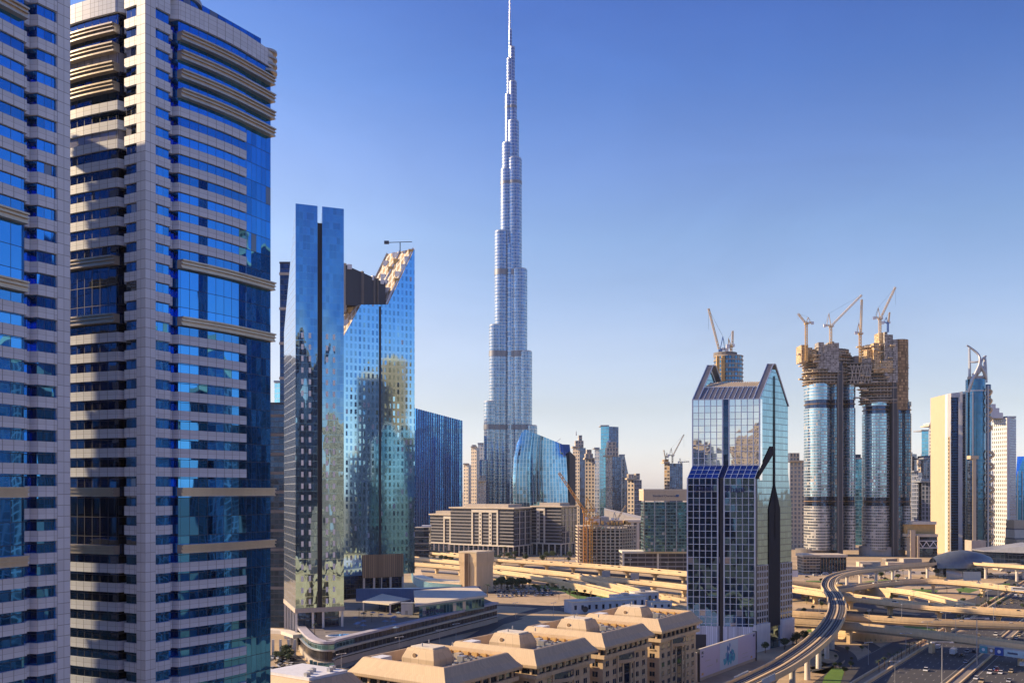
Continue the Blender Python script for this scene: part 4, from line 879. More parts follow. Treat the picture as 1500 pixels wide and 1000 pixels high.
# small dark block at the left of that quarter
x0, x1 = PX(606, 1180), PX(628, 1180); t = thing('office_block', 'dark glass block with pale floor edges at the foot of the blue finned slab', 'building', (x0, 1180, 0))
MB().box(x0, x1, 1180, 1215, 0, 40, 0, mt=1).build('wall', [M['darkglass'], M['roofing']], t, True)
for z in (12, 20, 28, 36): MB().box(x0-.5, x1+.6, 1179.2, 1180, z, z+1).build('floor_band', [M['concrete']], t, True)
MB().box(PX(618, 1180), PX(631, 1180), 1176, 1190, 41, 43).build('roof_canopy', [M['white']], t, True)

# concrete frame under construction, with tower cranes
Df = 1090.0; t = thing('unfinished_building', 'open concrete frame building under construction with orange tower crane', 'building', (PX(890, Df), Df, 0))
xa, xb, xc = PX(846, Df), PX(909, Df), PX(936, Df)
MB().prism([(xa+3, Df+7), (xb-3, Df+7), (xc-3, Df+30), (xa+6, Df+30)], 0, 40, 0).build('core_wall', [M['dark_concrete']], t, True)
for k in range(12):
    z = 3.6+k*3.7; MB().prism([(xa, Df), (xb, Df), (xc, Df+26), (xc-4, Df+34), (xa, Df+34)], z, z+1.0, 0).build('bare_slab', [M['cream']], t, True)
col = None
for x, y in [(xa+1+(xb-xa-2)*i/9, Df+.6) for i in range(10)]+[(xb+(xc-xb)*i/7, Df+.6+26*i/7) for i in range(1, 8)]:
    o = MB().box(-.7, .7, -.45, .45, 0, 46).build('column', [M['cream']], t) if col is None else place(col, (0, 0, 0)); col = o; o.location = (x-t.location.x, y-Df, 0)
for pa, pb, yb, yt, m_ in ((866, 880, 770, 757, 'white'), (881, 893, 771, 757, 'steel'), (893, 915, 770, 762, 'concrete')):
    MB().box(PX(pa, Df), PX(pb, Df), Df+8, Df+16, PZ(yb, Df), PZ(yt, Df)).build('site_screen', [M[m_]], t, True)
for i in range(14): x = xa+4+random.random()*(xc-xa-12); MB().box(x, x+2.5, Df+4, Df+8, 47, 49+random.random()*3).build('formwork', [M['yellowish']], t, True)
crane('tall orange tower crane with its long jib reaching up to the left', (PX(857, Df-6), Df-6, 0), PZ(748, Df)-2, 52, 55, 180, 'orange', 12, 3.0, fat=.85)
crane('orange crane mast climbing the front of the open concrete frame', (PX(866, Df-8), Df-8, 0), PZ(762, Df), 10, 10, 0, 'orange', 5, 2.8, fat=.8)
crane('dark short crane leaning left above the concrete frame', (PX(879, 1150), 1150, 40), 12, 20, 60, 180, 'dark_concrete', 5, 1.8, fat=.6)
crane('grey short crane leaning right above the concrete frame', (PX(903, 1150), 1150, 40), 10, 20, 55, 0, 'steel', 5, 1.8, fat=.6)
# low pale mall roof behind it
t = thing('mall_building', 'low pale building with a long slanting roof behind the concrete frame', 'building', (PX(915, 1260), 1260, 0))
MB().prism([(PX(885, 1260), 1260), (PX(941, 1240), 1240), (PX(941, 1300), 1300), (PX(885, 1320), 1320)], 0, [PZ(746, 1260), PZ(760, 1240), PZ(756, 1300), PZ(744, 1300)], 0, mt=0).build('roof_mass', [M['cream2']], t, True)
MB().prism([(PX(918, 1200), 1200), (PX(943, 1200), 1200), (PX(943, 1230), 1230), (PX(918, 1230), 1230)], 0, PZ(764, 1200), 0, cu=7, cv=30).build('arcade_wall', [facade('tall_dark_slots', .5, .1, (.62, .55, .44), (.05, .05, .06), pm=.5, pr=.2, tilt=0, wav=0)], t, True)
MB().prism([(PX(915, 1200), 1199), (PX(944, 1200), 1199), (PX(944, 1230), 1231), (PX(915, 1230), 1231)], PZ(764, 1200), PZ(761, 1200), 0).build('cornice', [M['cream2']], t, True)

# teal office with a sandy fascia
Dt = 1000.0; t = thing('office_building', 'teal glass office with an orange sand fascia bearing a small blue sign', 'building', (PX(975, Dt), Dt, 0))
x0, x1 = PX(943.5, Dt), PX(1008, Dt)
tealg = facade('teal_office_glass', .10, .30, (.16, .26, .28), (.10, .24, .30), fm=.4, fr=.3, pm=.9, pr=.05, tilt=.04, wav=.02, var=.5, blind=.03)
MB().box(x0+1, x1-1, Dt+.4, Dt+34, 22, PZ(735, Dt), 0, cu=3, cv=3.4).build('glass_wall', [tealg], t, True)
MB().box(x0-.6, x1+.6, Dt-.6, Dt+35, PZ(733, Dt), PZ(717, Dt), 0).build('fascia', [M['sandlit']], t, True)
MB().box(x0-.8, x1+.8, Dt-.8, Dt+35.2, PZ(718.5, Dt), PZ(716, Dt), 0).build('parapet', [M['cream']], t, True)
for px in (943.5, 959, 975, 991, 1007): MB().box(PX(px, Dt)-.5, PX(px, Dt)+.5, Dt-.5, Dt+.4, 22, PZ(733, Dt)).build('mullion', [M['steel'] if 950 < px < 1000 else M['dark_concrete']], t, True)
text_on('sign_lettering', 'Standard Chartered', M['steelblue'], t, (PX(956, Dt)-t.location.x, -.75, PZ(727.3, Dt)), (1, 0), 3.1, .1)
lg = MB(); lg.prism([(PX(992, Dt)+2.2*cos(a)*.5, Dt-1.1) if False else (PX(992, Dt)+1.6*cos(a), Dt-.9+.2*sin(a)) for a in [2*pi*i/10 for i in range(10)]], PZ(727.5, Dt), PZ(724, Dt)); lg.build('sign_emblem', [M['steelblue']], t, True)
Dp = 1015.0; x0, x1 = PX(911, Dp), PX(1010, Dp)
MB().box(x0, x1, Dp-8, Dp+20, 1.5, 20, 0, mt=1, cu=8, cv=4.6).build('podium_wall', [facade('grey_panel_podium', .06, .30, (.26, .24, .23), (.07, .07, .09), pm=.6, pr=.15, tilt=.02, wav=.01), M['roofing']], t, True)
MB().box(x0-1, x1+1, Dp-9.5, Dp+20, 20, 22).build('podium_cornice', [M['cream2']], t, True)
for px in (911.5, 962, 1009): MB().box(PX(px, Dp)-1.1, PX(px, Dp)+1.1, Dp-9.2, Dp-8, 0, 20).build('podium_pier', [M['cream2']], t, True)

# ------------------------------------------------------------ tan tower stub at the centre left
Db = 800.0; Cb = (PX(698, Db), Db)
t = thing('vent_tower', 'plain tan windowless block with a flared top beside the viaduct', 'tower', (*Cb, 0))
Lb, Rb = (PX(672, Db+9), Db+9), (PX(723.5, Db+16), Db+16); Bb = (Lb[0]+Rb[0]-Cb[0], Lb[1]+Rb[1]-Cb[1])
zt = PZ(810, Db)
def ins(k, z): 
    cx, cy = (Lb[0]+Rb[0])/2, (Lb[1]+Rb[1])/2; return ([(cx+(p[0]-cx)*k, cy+(p[1]-cy)*k) for p in (Lb, Cb, Rb, Bb)], z)
MB().loft([ins(.95, 0), ins(.95, zt-11), ins(1.0, zt-7.5), ins(1.0, zt)], 0, smooth=False).build('wall', [M['sandwall']], t, True)
MB().loft([ins(1.02, zt), ins(1.02, zt+1.3)], 0, smooth=False).build('parapet', [M['cream']], t, True)
va = (Lb[0]*.55+Cb[0]*.45, Lb[1]*.55+Cb[1]*.45)
MB().box(va[0]-1.3, va[0]+1.3, va[1]-1.4, va[1]+.5, 0, zt-.3).build('dark_groove', [M['rust']], t, True)
MB().box(va[0]-1.9, va[0]-1.3, va[1]-1.9, va[1]+.5, 0, zt-.2).build('rib', [M['sandwall']], t, True)
MB().box(va[0]+1.3, va[0]+1.9, va[1]-1.9, va[1]+.5, 0, zt-.2).build('rib', [M['sandwall']], t, True)
# curved pale ramp wall with teal hoarding left of it
t = thing('hoarding_wall', 'curved pale ramp with teal hoarding around it, left of the tan block', 'wall', (*gp_(640, 862), 0))
hp = smooth_path([(*gp_(603, 843)[:2], 0), (*gp_(607, 855), 0), (*gp_(622, 862), 0), (*gp_(645, 865), 0), (*gp_(676, 867), 0)], 8)
MB().sweep(hp, -.5, .5, 0, 6.5).build('teal_hoarding', [plain('teal_board', (.10, .22, .28), .6)], t, True)
MB().sweep(hp, -9, -.5, 4.6, 6.6).build('pale_ledge', [M['barrier']], t, True)
MB().sweep([(p[0], p[1]+22, 0) for p in hp[10:]], -5, 5, 0, 7.5).build('inner_wall', [M['cream2']], t, True)

# ------------------------------------------------------------ podium under the slim tower
Pd = [(PX(437, 520), 520), G(452, 968)[:2], G(466, 976)[:2], G(486, 977)[:2], G(505, 970)[:2], G(728, 910)[:2], (-20, 660), (-75, 720), (-140, 600)]
Pd = [tuple(p) for p in Pd]
t = thing('podium_building', 'long dark podium with pale floor edges, rounded end and a pool terrace on top', 'building', (*Pd[4], 0))
zp = 11.8
edge = smooth_path([(*Pd[0], 0), (*Pd[1], 0), (*Pd[2], 0), (*Pd[3], 0), (*Pd[4], 0), ((Pd[4][0]+Pd[5][0])/2, (Pd[4][1]+Pd[5][1])/2, 0), (*Pd[5], 0)], 8)
edge = edge[::-1] if False else edge
poly = [(p[0], p[1]) for p in edge]+Pd[6:]
pw = facade('dark_podium_wall', .10, .0, (.10, .09, .09), (.055, .055, .07), fm=.2, fr=.5, pm=.55, pr=.18, tilt=.02, wav=.01, var=.5)
MB().prism(poly, 0, zp, 0, mt=1, cu=4, cv=4, smooth=False).build('wall', [pw, M['dark_concrete']], t, True)  # roof coloured dark to stand in for the towers' cast shade
for z, o_ in ((3.6, 1.0), (7.4, 1.0)): MB().sweep(edge[24:], -.3, o_, z, z+.7).build('floor_edge', [M['steel']], t, True)
MB().sweep(edge, -.2, 1.6, 8.2, 8.7).build('floor_edge', [M['steel']], t, True)
MB().sweep(edge[4:34], -.2, .9, 8.7, 11.2).build('curved_window', [tealg], t, True)
MB().sweep(edge, -3.2, 1.2, zp-.1, zp+1.1).build('roof_rim', [M['rim'] if 'rim' in M else M.setdefault('rim', plain('lilac_grey_render', (.42, .40, .44), .8))], t, True)
MB().sweep([(p[0], p[1], 0) for p in edge], -.2, .5, 0, 2.9).build('base_wall', [M['concrete']], t, True)
for i in range(5):
    e_ = edge[12+i*3]; MB().box(e_[0]-1.5, e_[0]+1.4, e_[1]-1.2, e_[1]-.6, 0, 2.6).build('shop_window', [tealg], t, True)
tx, ty = G(492, 938, zp)[:2]
MB().prism(disc(tx+1, ty+16, 9, 28, ry=4.2, rot=.2), zp+.02, zp+.5, 0).build('pool_rim', [M['white']], t, True)
MB().prism(disc(tx+1, ty+16, 8, 28, ry=3.4, rot=.2), zp+.5, zp+.56, 0).build('pool_water', [plain('pool_water', (.02, .14, .36), .08, 0, .1)], t, True)
x, y = G(500, 925, zp)[:2]; MB().prism([(x-8, y-2), (x+28, y+26), (x+20, y+40), (x-14, y+20)], zp+.02, zp+.18, 0).build('terrace_paving', [M['dark_concrete']], t, True)  # dark like the roof, the towers' shade put into its colour
# pavilion roof
zr = 20; q_ = [G(533, 882, zr), G(700, 868, zr), G(716, 872, zr), G(596, 893, zr)]
rp_ = [G(531, 876, zr)[:2], G(592, 889, zr)[:2], G(713, 872, zr+1)[:2], G(690, 861, zr)[:2], G(600, 862, zr)[:2]]
t = thing('rooftop_pavilion', 'low pavilion with a wide pale slanting roof and a lettered glass front on the podium', 'building', (*rp_[1], zp))
rp2 = [G(608, 886, 20)[:2], G(714, 872, 20)[:2], G(697, 860, 20)[:2], G(606, 866, 20)[:2]]
MB().prism(rp2, 19.2, [20.2, 20.6, 21.2, 20.8], 0).build('roof', [M['cream2']], t, True)
a, b = rp2[0], rp2[1]
MB().prism([(a[0]+2, a[1]+3), (b[0]-2, b[1]+1), (b[0]-6, b[1]+22), (a[0]+2, a[1]+22)], zp+.1, 19.2, 0, cu=3, cv=7).build('glass_front', [tealg], t, True)
MB().prism([(b[0]-22, b[1]-13.4), (b[0]-9, b[1]-5.6), (b[0]-9.5, b[1]-4.8), (b[0]-22.5, b[1]-12.6)], zp, zp+6.6).build('white_kiosk', [M['white']], t, True)
d_ = Vector((b[0]-a[0], b[1]-a[1])).normalized()
text_on('sign_lettering', 'TRATTORIAS', navy, t, (2+d_.x*12, 2.0+d_.y*12, 2.6), (d_.x, d_.y), 3.0, .2)
MB().prism([(rp2[2][0]-4, rp2[2][1]+2), (rp2[2][0]+3, rp2[2][1]+3), (rp2[3][0], rp2[3][1]+14), (rp2[3][0]-40, rp2[3][1]+14)], zp+.2, 20.5, 0).build('blue_back_roof', [plain('blue_canopy', (.08, .16, .34), .6)], t, True)
rp3 = [G(531, 880, 18)[:2], G(570, 884, 18)[:2], G(602, 877, 18)[:2], G(560, 869, 18)[:2]]
t = thing('rooftop_pavilion', 'smaller flat white canopy roof at the foot of the pointed blue tower', 'canopy', (*rp3[1], zp))
MB().prism(rp3, 17.2, 18, 0).build('roof', [M['cream2']], t, True)
for p in rp3: MB().box(p[0]-.4+.5, p[0]+.4+.5, p[1]+.5, p[1]+1.2, zp, 17.2).build('post', [M['white']], t, True)
MB().prism([(rp3[0][0]+9, rp3[0][1]+8), (rp3[1][0]-1, rp3[1][1]+6), (rp3[2][0]-3, rp3[2][1]+1), (rp3[3][0]+2, rp3[3][1]-3)], zp, 17, 0).build('bar_wall', [M['darkglass']], t, True)
# white box with plant beside
x, y = G(596, 900, zp)[:2]; t = thing('lift_kiosk', 'small white box kiosk on the podium terrace edge', 'kiosk', (x, y, zp)); MB().box(-3.5, 3.5, 0, 5, 0, 6.5).build('wall', [M['white']], t); MB().box(-3.8, 3.8, -.3, 5.3, 6.5, 7).build('roof', [M['steel']], t)
MB().box(-1, .6, -.1, 0.05, .2, 2.6).build('door', [M['steel']], t)
# parasols and loungers on the terrace
pr = thing('parasol', 'blue grey parasol on the dark podium terrace', 'parasol', (0, 0, zp), group='parasols on the podium terrace')
MB().tube((0, 0, 0), (0, 0, 2.6), .06, .05, 6).build('pole', [M['steel']], pr); MB().loft([(disc(0, 0, 1.9, 8), 2.4), (disc(0, 0, .1, 8), 3.1)], 0, smooth=False).build('canopy', [plain('parasol_cloth', (.16, .24, .36), .8)], pr)
ptree = tree_of(pr); k = 0
for i in range(16):
    x, y = G(random.uniform(515, 585), random.uniform(902, 926), zp)[:2]
    if k == 0: pr.location = (x, y, zp)
    else: dup(pr, (x, y, zp), tree=ptree)
    k += 1
# access bridge left of the podium + pale walls below
t = thing('access_bridge', 'pale covered bridge running from the ribbon window tower to the podium', 'bridge', (*gp_(420, 950), 0))
bp = [(*G(380, 922, 9.5)[:2], 0), (*G(418, 925, 9.5)[:2], 0), (*G(437, 931, 9.5)[:2], 0)]
MB().sweep(bp, -3, 3, 8.6, 10.4).build('deck', [M['cream2']], t, True)
for px in (400, 411, 423, 432): x, y = G(px, 960)[:2]; MB().box(x-.6, x+.6, y-.5, y+.5, 0, 8.6).build('column', [M['cream2']], t, True)

# ------------------------------------------------------------ row of sand coloured mansard blocks in the foreground
UX, UY = .574, .819           # the long avenue's direction
VA = math.atan2(UY, UX)       # local x = along the avenue, local y = to its left
W_, D_ = 37.0, 37.0; HZ_ = 30.5
SW = M['sandwall']; sand2 = facade('seamed_sand_roof', .05, .0, (.40, .29, .18), (.60, .455, .28), pm=0, pr=.75, tilt=.05, wav=.02, var=.07)
def mansard(label):
    t = thing('apartment_block', label, 'building', (0, 0, 0), 0, 'sand coloured mansard blocks in a row')
    # near corner at origin; right face runs +x (y=0), left-front face runs +y (x=0)
    MB().box(1.2, W_-1.2, 1.2, D_-1.2, 0, HZ_-3.6, 0, mt=1).build('wall', [SW, M['roofing']], t)
    MB().box(.9, W_-.9, .9, D_-.9, HZ_-3.6, HZ_-.9).build('attic_storey', [M['darkglass']], t)
    m = MB(); m.box(-.1, W_+.1, -.1, D_+.1, HZ_-4.5, HZ_-3.2); m.build('cornice', [sand2], t)
    m = MB()
    for i in range(9): m.box(2+i*4-.35+.3, 2+i*4+.35+.3, .4, 1.0, HZ_-3.2, HZ_-.9); m.box(.4, 1.0, 2.3+i*4-.35, 2.3+i*4+.35, HZ_-3.2, HZ_-.9)
    m.box(.4, W_-.4, .55, .9, HZ_-1.5, HZ_-.9); m.box(.55, .9, .4, D_-.4, HZ_-1.5, HZ_-.9); m.build('attic_frame', [SW], t)
    def rg(o, z): return ([(-o, -o), (W_+o, -o), (W_+o, D_+o), (-o, D_+o)], z)
    MB().loft([rg(.9, HZ_-.9), rg(1.0, HZ_), rg(-.6, HZ_+1.6), rg(-2.4, HZ_+4.2), rg(-2.9, HZ_+4.4)], 0, cu=.9, smooth=False, cap=False).build('mansard_roof', [sand2], t)
    MB().loft([rg(-2.9, HZ_+4.4), rg(-3.3, HZ_+4.3), rg(-3.5, HZ_+1.2)], 0, smooth=False, cap=False).build('inner_parapet', [SW], t)
    MB().box(3.4, W_-3.4, 3.4, D_-3.4, HZ_-1, HZ_+1.2).build('roof_deck', [M['roofing']], t)
    # penthouse with chamfered top
    a0, a1, b0, b1 = 13, 23, 15, 28
    h = MB(); h.loft([([(a0, b0), (a1, b0), (a1, b1), (a0, b1)], HZ_+1.2), ([(a0, b0), (a1, b0), (a1, b1), (a0, b1)], HZ_+3.4), ([(a0+1.3, b0+1.3), (a1-1.3, b0+1.3), (a1-1.3, b1-1.3), (a0+1.3, b1-1.3)], HZ_+6.4)], 0, smooth=False)
    ph = h.build('penthouse', [sand2], t)
    m = MB(); m.box(a0+2, a1-2, b0+2, b1-2, HZ_+6.4, HZ_+6.9); m.build('roof_tank', [M['cream2']], ph)
    MB().tube((a0-.1+.5, 23, HZ_+4.4), (a0+.1, 23, HZ_+4.4), .7, .7, 10).build('round_vent', [M['rust']], ph)
    vt = None
    for i in range(3):
        o = MB().tube((0, 0, 0), (0, 0, 1.1), .25, .22, 6).build('roof_vent', [M['steel']], t) if vt is None else place(vt, (0, 0, 0)); vt = o
        o.location = (random.uniform(a0, a1), random.uniform(b0, b1), HZ_+6.9)
    ac = None
    for i in range(34):
        x, y = random.choice([(random.uniform(5, W_-6), random.uniform(5, 13)), (random.uniform(26, W_-6), random.uniform(5, D_-6)), (random.uniform(5, 10), random.uniform(6, D_-8))])
        o = MB().box(-1.1, 1.1, -.8, .8, 0, 1.5).tube((0, 0, 1.5), (0, 0, 1.75), .6, .6, 8, 1).build('air_conditioner', [M['steel'], M['dark_steel']], t) if ac is None else place(ac, (0, 0, 0)); ac = o
        o.location = (x, y, HZ_+1.2); o.rotation_euler.z = random.choice((0, 1.57))
    ds = None
    for i in range(9):
        o = MB().tube((0, 0, 0), (0, 0, .9), .06, .06, 5).loft([(disc(0, 0, .15, 12), .9), (disc(0, 0, .7, 12), 1.15)], 0).build('satellite_dish', [M['white']], t) if ds is None else place(ds, (0, 0, 0)); ds = o
        o.location = (random.uniform(5, W_-5), random.uniform(5, 12), HZ_+1.2); o.rotation_euler = (.5, .3, random.uniform(0, 6))
    for i in range(5):
        x = 6+i*5.4; MB().box(x, x+random.uniform(2.5, 4.5), 7.5+(i % 2)*3, 8.3+(i % 2)*3, HZ_+1.2, HZ_+2.1).build('roof_duct', [M['steel']], t)
    for i in range(4): MB().box(26+(i % 2)*3.4, 28.4+(i % 2)*3.4, 14+i*4, 16.2+i*4, HZ_+1.2, HZ_+3.1).build('roof_chiller', [M['concrete' if i % 2 else 'steel']], t)
    MB().box(4.5, 9.5, 29, 33, HZ_+1.2, HZ_+4.2).build('roof_cabin', [M['white']], t)
    # dormer-like row on the far inner wall
    for i in range(7): MB().box(W_-4.6, W_-3.7, 6+i*3.6, 8.2+i*3.6, HZ_+1.4, HZ_+3.4).build('wall_niche', [M['yellowish']], t)
    # windows on both visible faces
    wr = wl_ = None
    def window(face, s, z, w=2.2, hh=1.9):
        nonlocal wr, wl_
        src = wr if face == 'r' else wl_
        if src is None:
            m = MB(); m.box(-w/2, w/2, 0, .9, 0, hh, 0); m.box(-w/2-.2, w/2+.2, -.35, 0, -.35, 0, 1); m.box(-.06, .06, -.05, 0, 0, hh, 1)
            src = m.build('window', [M['darkglass'], sand2], t)
            if face == 'r': wr = src
            else: wl_ = src
            o = src
        else: o = place(src, (0, 0, 0))
        if face == 'r': o.location = (s, 1.15, z)
        else: o.location = (1.15, s, z); o.rotation_euler.z = -pi/2
    for k in range(7):
        z = HZ_-7.6-k*3.6
        for s in (4.4, 9.6, 14.2, 22.8, 27.4, 32.6): window('r', s, z)
        for s in (4.4, 27.4, 32.6): window('l', s, z)
    MB().box(16.6, 20.4, .8, 1.3, 0, HZ_-8.5).build('stair_glazing', [M['darkglass']], t)
    MB().box(.8, 1.4, 8, 23, 0, HZ_-10).build('tall_glazing', [M['darkglass']], t)
    MB().box(.7, 2, 7.4, 23.6, HZ_-10, HZ_-7.4).build('balcony_band', [sand2], t)
    for s in (11.8, 25): MB().box(s-.5, s+.5, .75, 1.3, 0, HZ_-4.5).build('pilaster', [SW], t)
    for s in (15.6, 21.4): MB().box(s-.35, s+.35, .6, 1.3, 0, HZ_-8).build('pilaster', [SW], t)
    # curved balcony under the cornice on the right face
    P = [(12.3+13*i/14, 1.2-2.6*sin(pi*i/14)) for i in range(15)]
    MB().prism(P+[(25.3, 1.3), (12.3, 1.3)], HZ_-7.8, HZ_-6.6).build('arched_balcony', [SW], t)
    MB().prism([(x, y+.25) for x, y in P]+[(25.1, 1.35), (12.5, 1.35)], HZ_-6.6, HZ_-4.5).build('balcony_glazing', [M['darkglass']], t)
    return t
def mcorner(px, py): x, y, z = G(px, py, HZ_); return x, y
A0 = mansard('sand mansard block farthest up the row, next to the gabled tower')
A0.location = (*mcorner(968, 924), 0); A0.rotation_euler.z = VA; at_ = tree_of(A0)
for (px, py), lab in (((885, 947), 'sand mansard block second from the gabled tower, its whole right side in shade'), ((785, 974), 'sand mansard block third from the gabled tower, lit corner nearest the middle'), ((652, 1003), 'nearest sand mansard block whose roof fills the bottom edge')):
    dup(A0, (*mcorner(px, py), 0), VA, lab, at_)
# two more roofs cut by the lower edge at the left
for (px, py, w_, d_, h_, lab) in ((452, 1012, 22, 26, 30, 'sand building with a flat white roof tray at the lower left'), (590, 1042, 40, 24, 24, 'low sand roof cut off by the bottom edge')):
    x, y, z = G(px, py, h_); t = thing('low_building', lab, 'building', (x, y, 0), VA)
    MB().box(0, w_, 0, d_, 0, h_-2).build('wall', [SW], t)
    MB().loft([([(-.6, -.6), (w_+.6, -.6), (w_+.6, d_+.6), (-.6, d_+.6)], h_-2), ([(2.5, 2.5), (w_-2.5, 2.5), (w_-2.5, d_-2.5), (2.5, d_-2.5)], h_+2)], 0, smooth=False).build('mansard_roof', [sand2], t)
    MB().box(3.4, w_-3.4, 3.4, d_-3.4, h_+2, h_+2.8).build('roof_tray', [M['white'] if w_ < 30 else M['roofing']], t)
    for i in range(5): MB().box(4+i*3, 5.4+i*3, 5+2*(i % 3), 6.3+2*(i % 3), h_+2.8, h_+3.9).build('air_conditioner', [M['steel']], t)

# small pale buildings between the mansard row and the viaducts
def small(lab, x, y, w_, d_, h_, rz, mat, roofm='cream2', nm='low_building', extra=None):
    t = thing(nm, lab, 'building', (x, y, 0), rz)
    MB().box(0, w_, 0, d_, 0, h_, 0, mt=1).build('wall', [M[mat], M[roofm]], t); MB().box(-.3, w_+.3, -.3, d_+.3, h_, h_+.7).build('parapet', [M[roofm]], t)
    MB().box(w_*.3, w_*.5, d_*.3, d_*.6, h_+.7, h_+2.4).build('roof_plant', [M['steel']], t)
    n = max(2, int(w_/5))
    for i in range(n): MB().box((i+.5)*w_/n-.9, (i+.5)*w_/n+.9, -.12, .1, h_*.35, h_*.75).build('window', [M['darkglass']], t)
    return t
M['iceblue'] = plain('pale_blue_tent', (.42, .50, .60), .6)
x, y = G(838, 899)[:2]; t = small('long pale blue low hall with a dark round doorway', x, y, 48, 14, 8, .35, 'iceblue'); MB().tube((10, -.2, 3), (10, .2, 3), 2.2, 2.2, 14).build('round_door', [M['dark_steel']], t)
x, y = G(905, 893)[:2]; small('white low building with bright walls behind the farthest mansard block', x, y, 22, 16, 9, .3, 'white')
x, y = G(955, 893)[:2]; small('small white flat building left of the gabled tower', x, y, 16, 10, 5, .3, 'white')
x, y = G(930, 884)[:2]; small('grey blue plant building behind the white low building', x, y, 20, 10, 8, .3, 'iceblue')
# building with scaffolding behind the metro curve
Ds = 985.0; x0, x1 = PX(1177, Ds), PX(1240, Ds); t = thing('scaffolded_building', 'low unfinished building wrapped in scaffolding behind the metro curve', 'building', (x0, Ds, 0))
MB().box(x0, PX(1200, Ds), Ds, Ds+22, 0, PZ(815, Ds), 0, cu=3, cv=3).build('lit_scaffold', [FW['raw']], t, True)
MB().box(PX(1200.1, Ds), x1, Ds+1, Ds+24, 0, PZ(816, Ds), 0, cu=3, cv=3).build('wall', [M['darkglass']], t, True)
for z in range(3, 20, 3): MB().box(x0-.8, PX(1201, Ds), Ds-1, Ds, z, z+.5).build('scaffold_deck', [M['cream']], t, True)
MB().prism([(x0-1, Ds-1), (x1+1, Ds-1), (x1-1, Ds+24), (x0-1, Ds+24)], PZ(816, Ds)+.2, PZ(812, Ds), 0).build('roof', [M['cream']], t, True)
for i in range(10): xx = PX(1202, Ds)+i*2.9; MB().box(xx, xx+.6, Ds+.2, Ds+1, 0, PZ(817, Ds)).build('scaffold_pole', [M['rust']], t, True)
# truss building left of the sand tower
Dq = 1230.0; t = thing('civic_building', 'sand coloured low building with white zigzag trusses and gold terraces', 'building', (PX(1355, Dq), Dq, 0))
MB().box(PX(1334, Dq), PX(1341, Dq), Dq, Dq+12, 0, PZ(776, Dq)).build('stone_pier', [M['sandlit']], t, True); MB().box(PX(1343, Dq), PX(1346, Dq), Dq-2, Dq+12, 0, PZ(784, Dq)).build('stone_pier', [M['sandlit']], t, True)
MB().box(PX(1346, Dq), PX(1375, Dq), Dq+4, Dq+30, 0, PZ(786, Dq)).build('dark_wall', [M['darkglass']], t, True)
MB().box(PX(1331, Dq), PX(1375, Dq), Dq+2, Dq+30, PZ(786, Dq), PZ(782, Dq)).build('gold_terrace', [M['cream']], t, True)
MB().box(PX(1333, Dq), PX(1375, Dq), Dq+10, Dq+36, PZ(782, Dq), PZ(768, Dq)).build('upper_storey', [M['yellowish']], t, True)
MB().box(PX(1340, Dq), PX(1375, Dq), Dq+6, Dq+36, PZ(768, Dq), PZ(764, Dq)).build('roof_slab', [M['cream2']], t, True)
m = MB()
for i in range(5):
    xa_ = PX(1348+i*5.2, Dq); xb_ = PX(1348+(i+1)*5.2, Dq); m.bar((xa_, Dq+3, PZ(801 if i % 2 else 793, Dq)), (xb_, Dq+3, PZ(793 if i % 2 else 801, Dq)), .9)
m.bar((PX(1347, Dq), Dq+3, PZ(792, Dq)), (PX(1375, Dq), Dq+3, PZ(792, Dq)), 1.0); m.bar((PX(1347, Dq), Dq+3, PZ(802, Dq)), (PX(1375, Dq), Dq+3, PZ(802, Dq)), 1.0); m.build('white_truss', [M['white']], t, True)
# dark glass podium right of the station and sunlit terraces
Dr = 1080.0; t = thing('mall_building', 'dark glazed low building with a rising roof at the right edge', 'building', (PX(1470, Dr), Dr, 0))
MB().prism([at(1443, Dr), at(1512, Dr-30), (PX(1512, Dr)+5, Dr+30), (PX(1443, Dr), Dr+30)], 0, [17, 24, 24, 17], 0, cu=4, cv=5).build('glass_wall', [M['darkglass']], t, True)
MB().prism([at(1441, Dr-2), at(1512, Dr-33), (PX(1512, Dr)+5, Dr+30), (PX(1441, Dr), Dr+30)], [17, 24, 24, 17][0], [18.2, 26, 26, 18.2], 0).build('roof', [M['steel']], t, True)
Dg = 1270.0; t = thing('terraced_building', 'sunlit cream terraced block at the far right edge', 'building', (PX(1497, Dg), Dg, 0))
for a, b, y0, y1, mt in ((1489, 1512, 818, 790, 'sandlit'), (1490, 1512, 788, 776, 'cream2'), (1491, 1512, 774, 762, 'sandlit'), (1489.5, 1512, 790, 788, 'dark_concrete'), (1490.5, 1512, 776, 774, 'dark_concrete')):
    MB().box(PX(a, Dg), PX(b, Dg), Dg+(820-y0)*.2, Dg+30, max(0, PZ(y0, Dg)), PZ(y1, Dg)).build('terrace', [M[mt]], t, True)
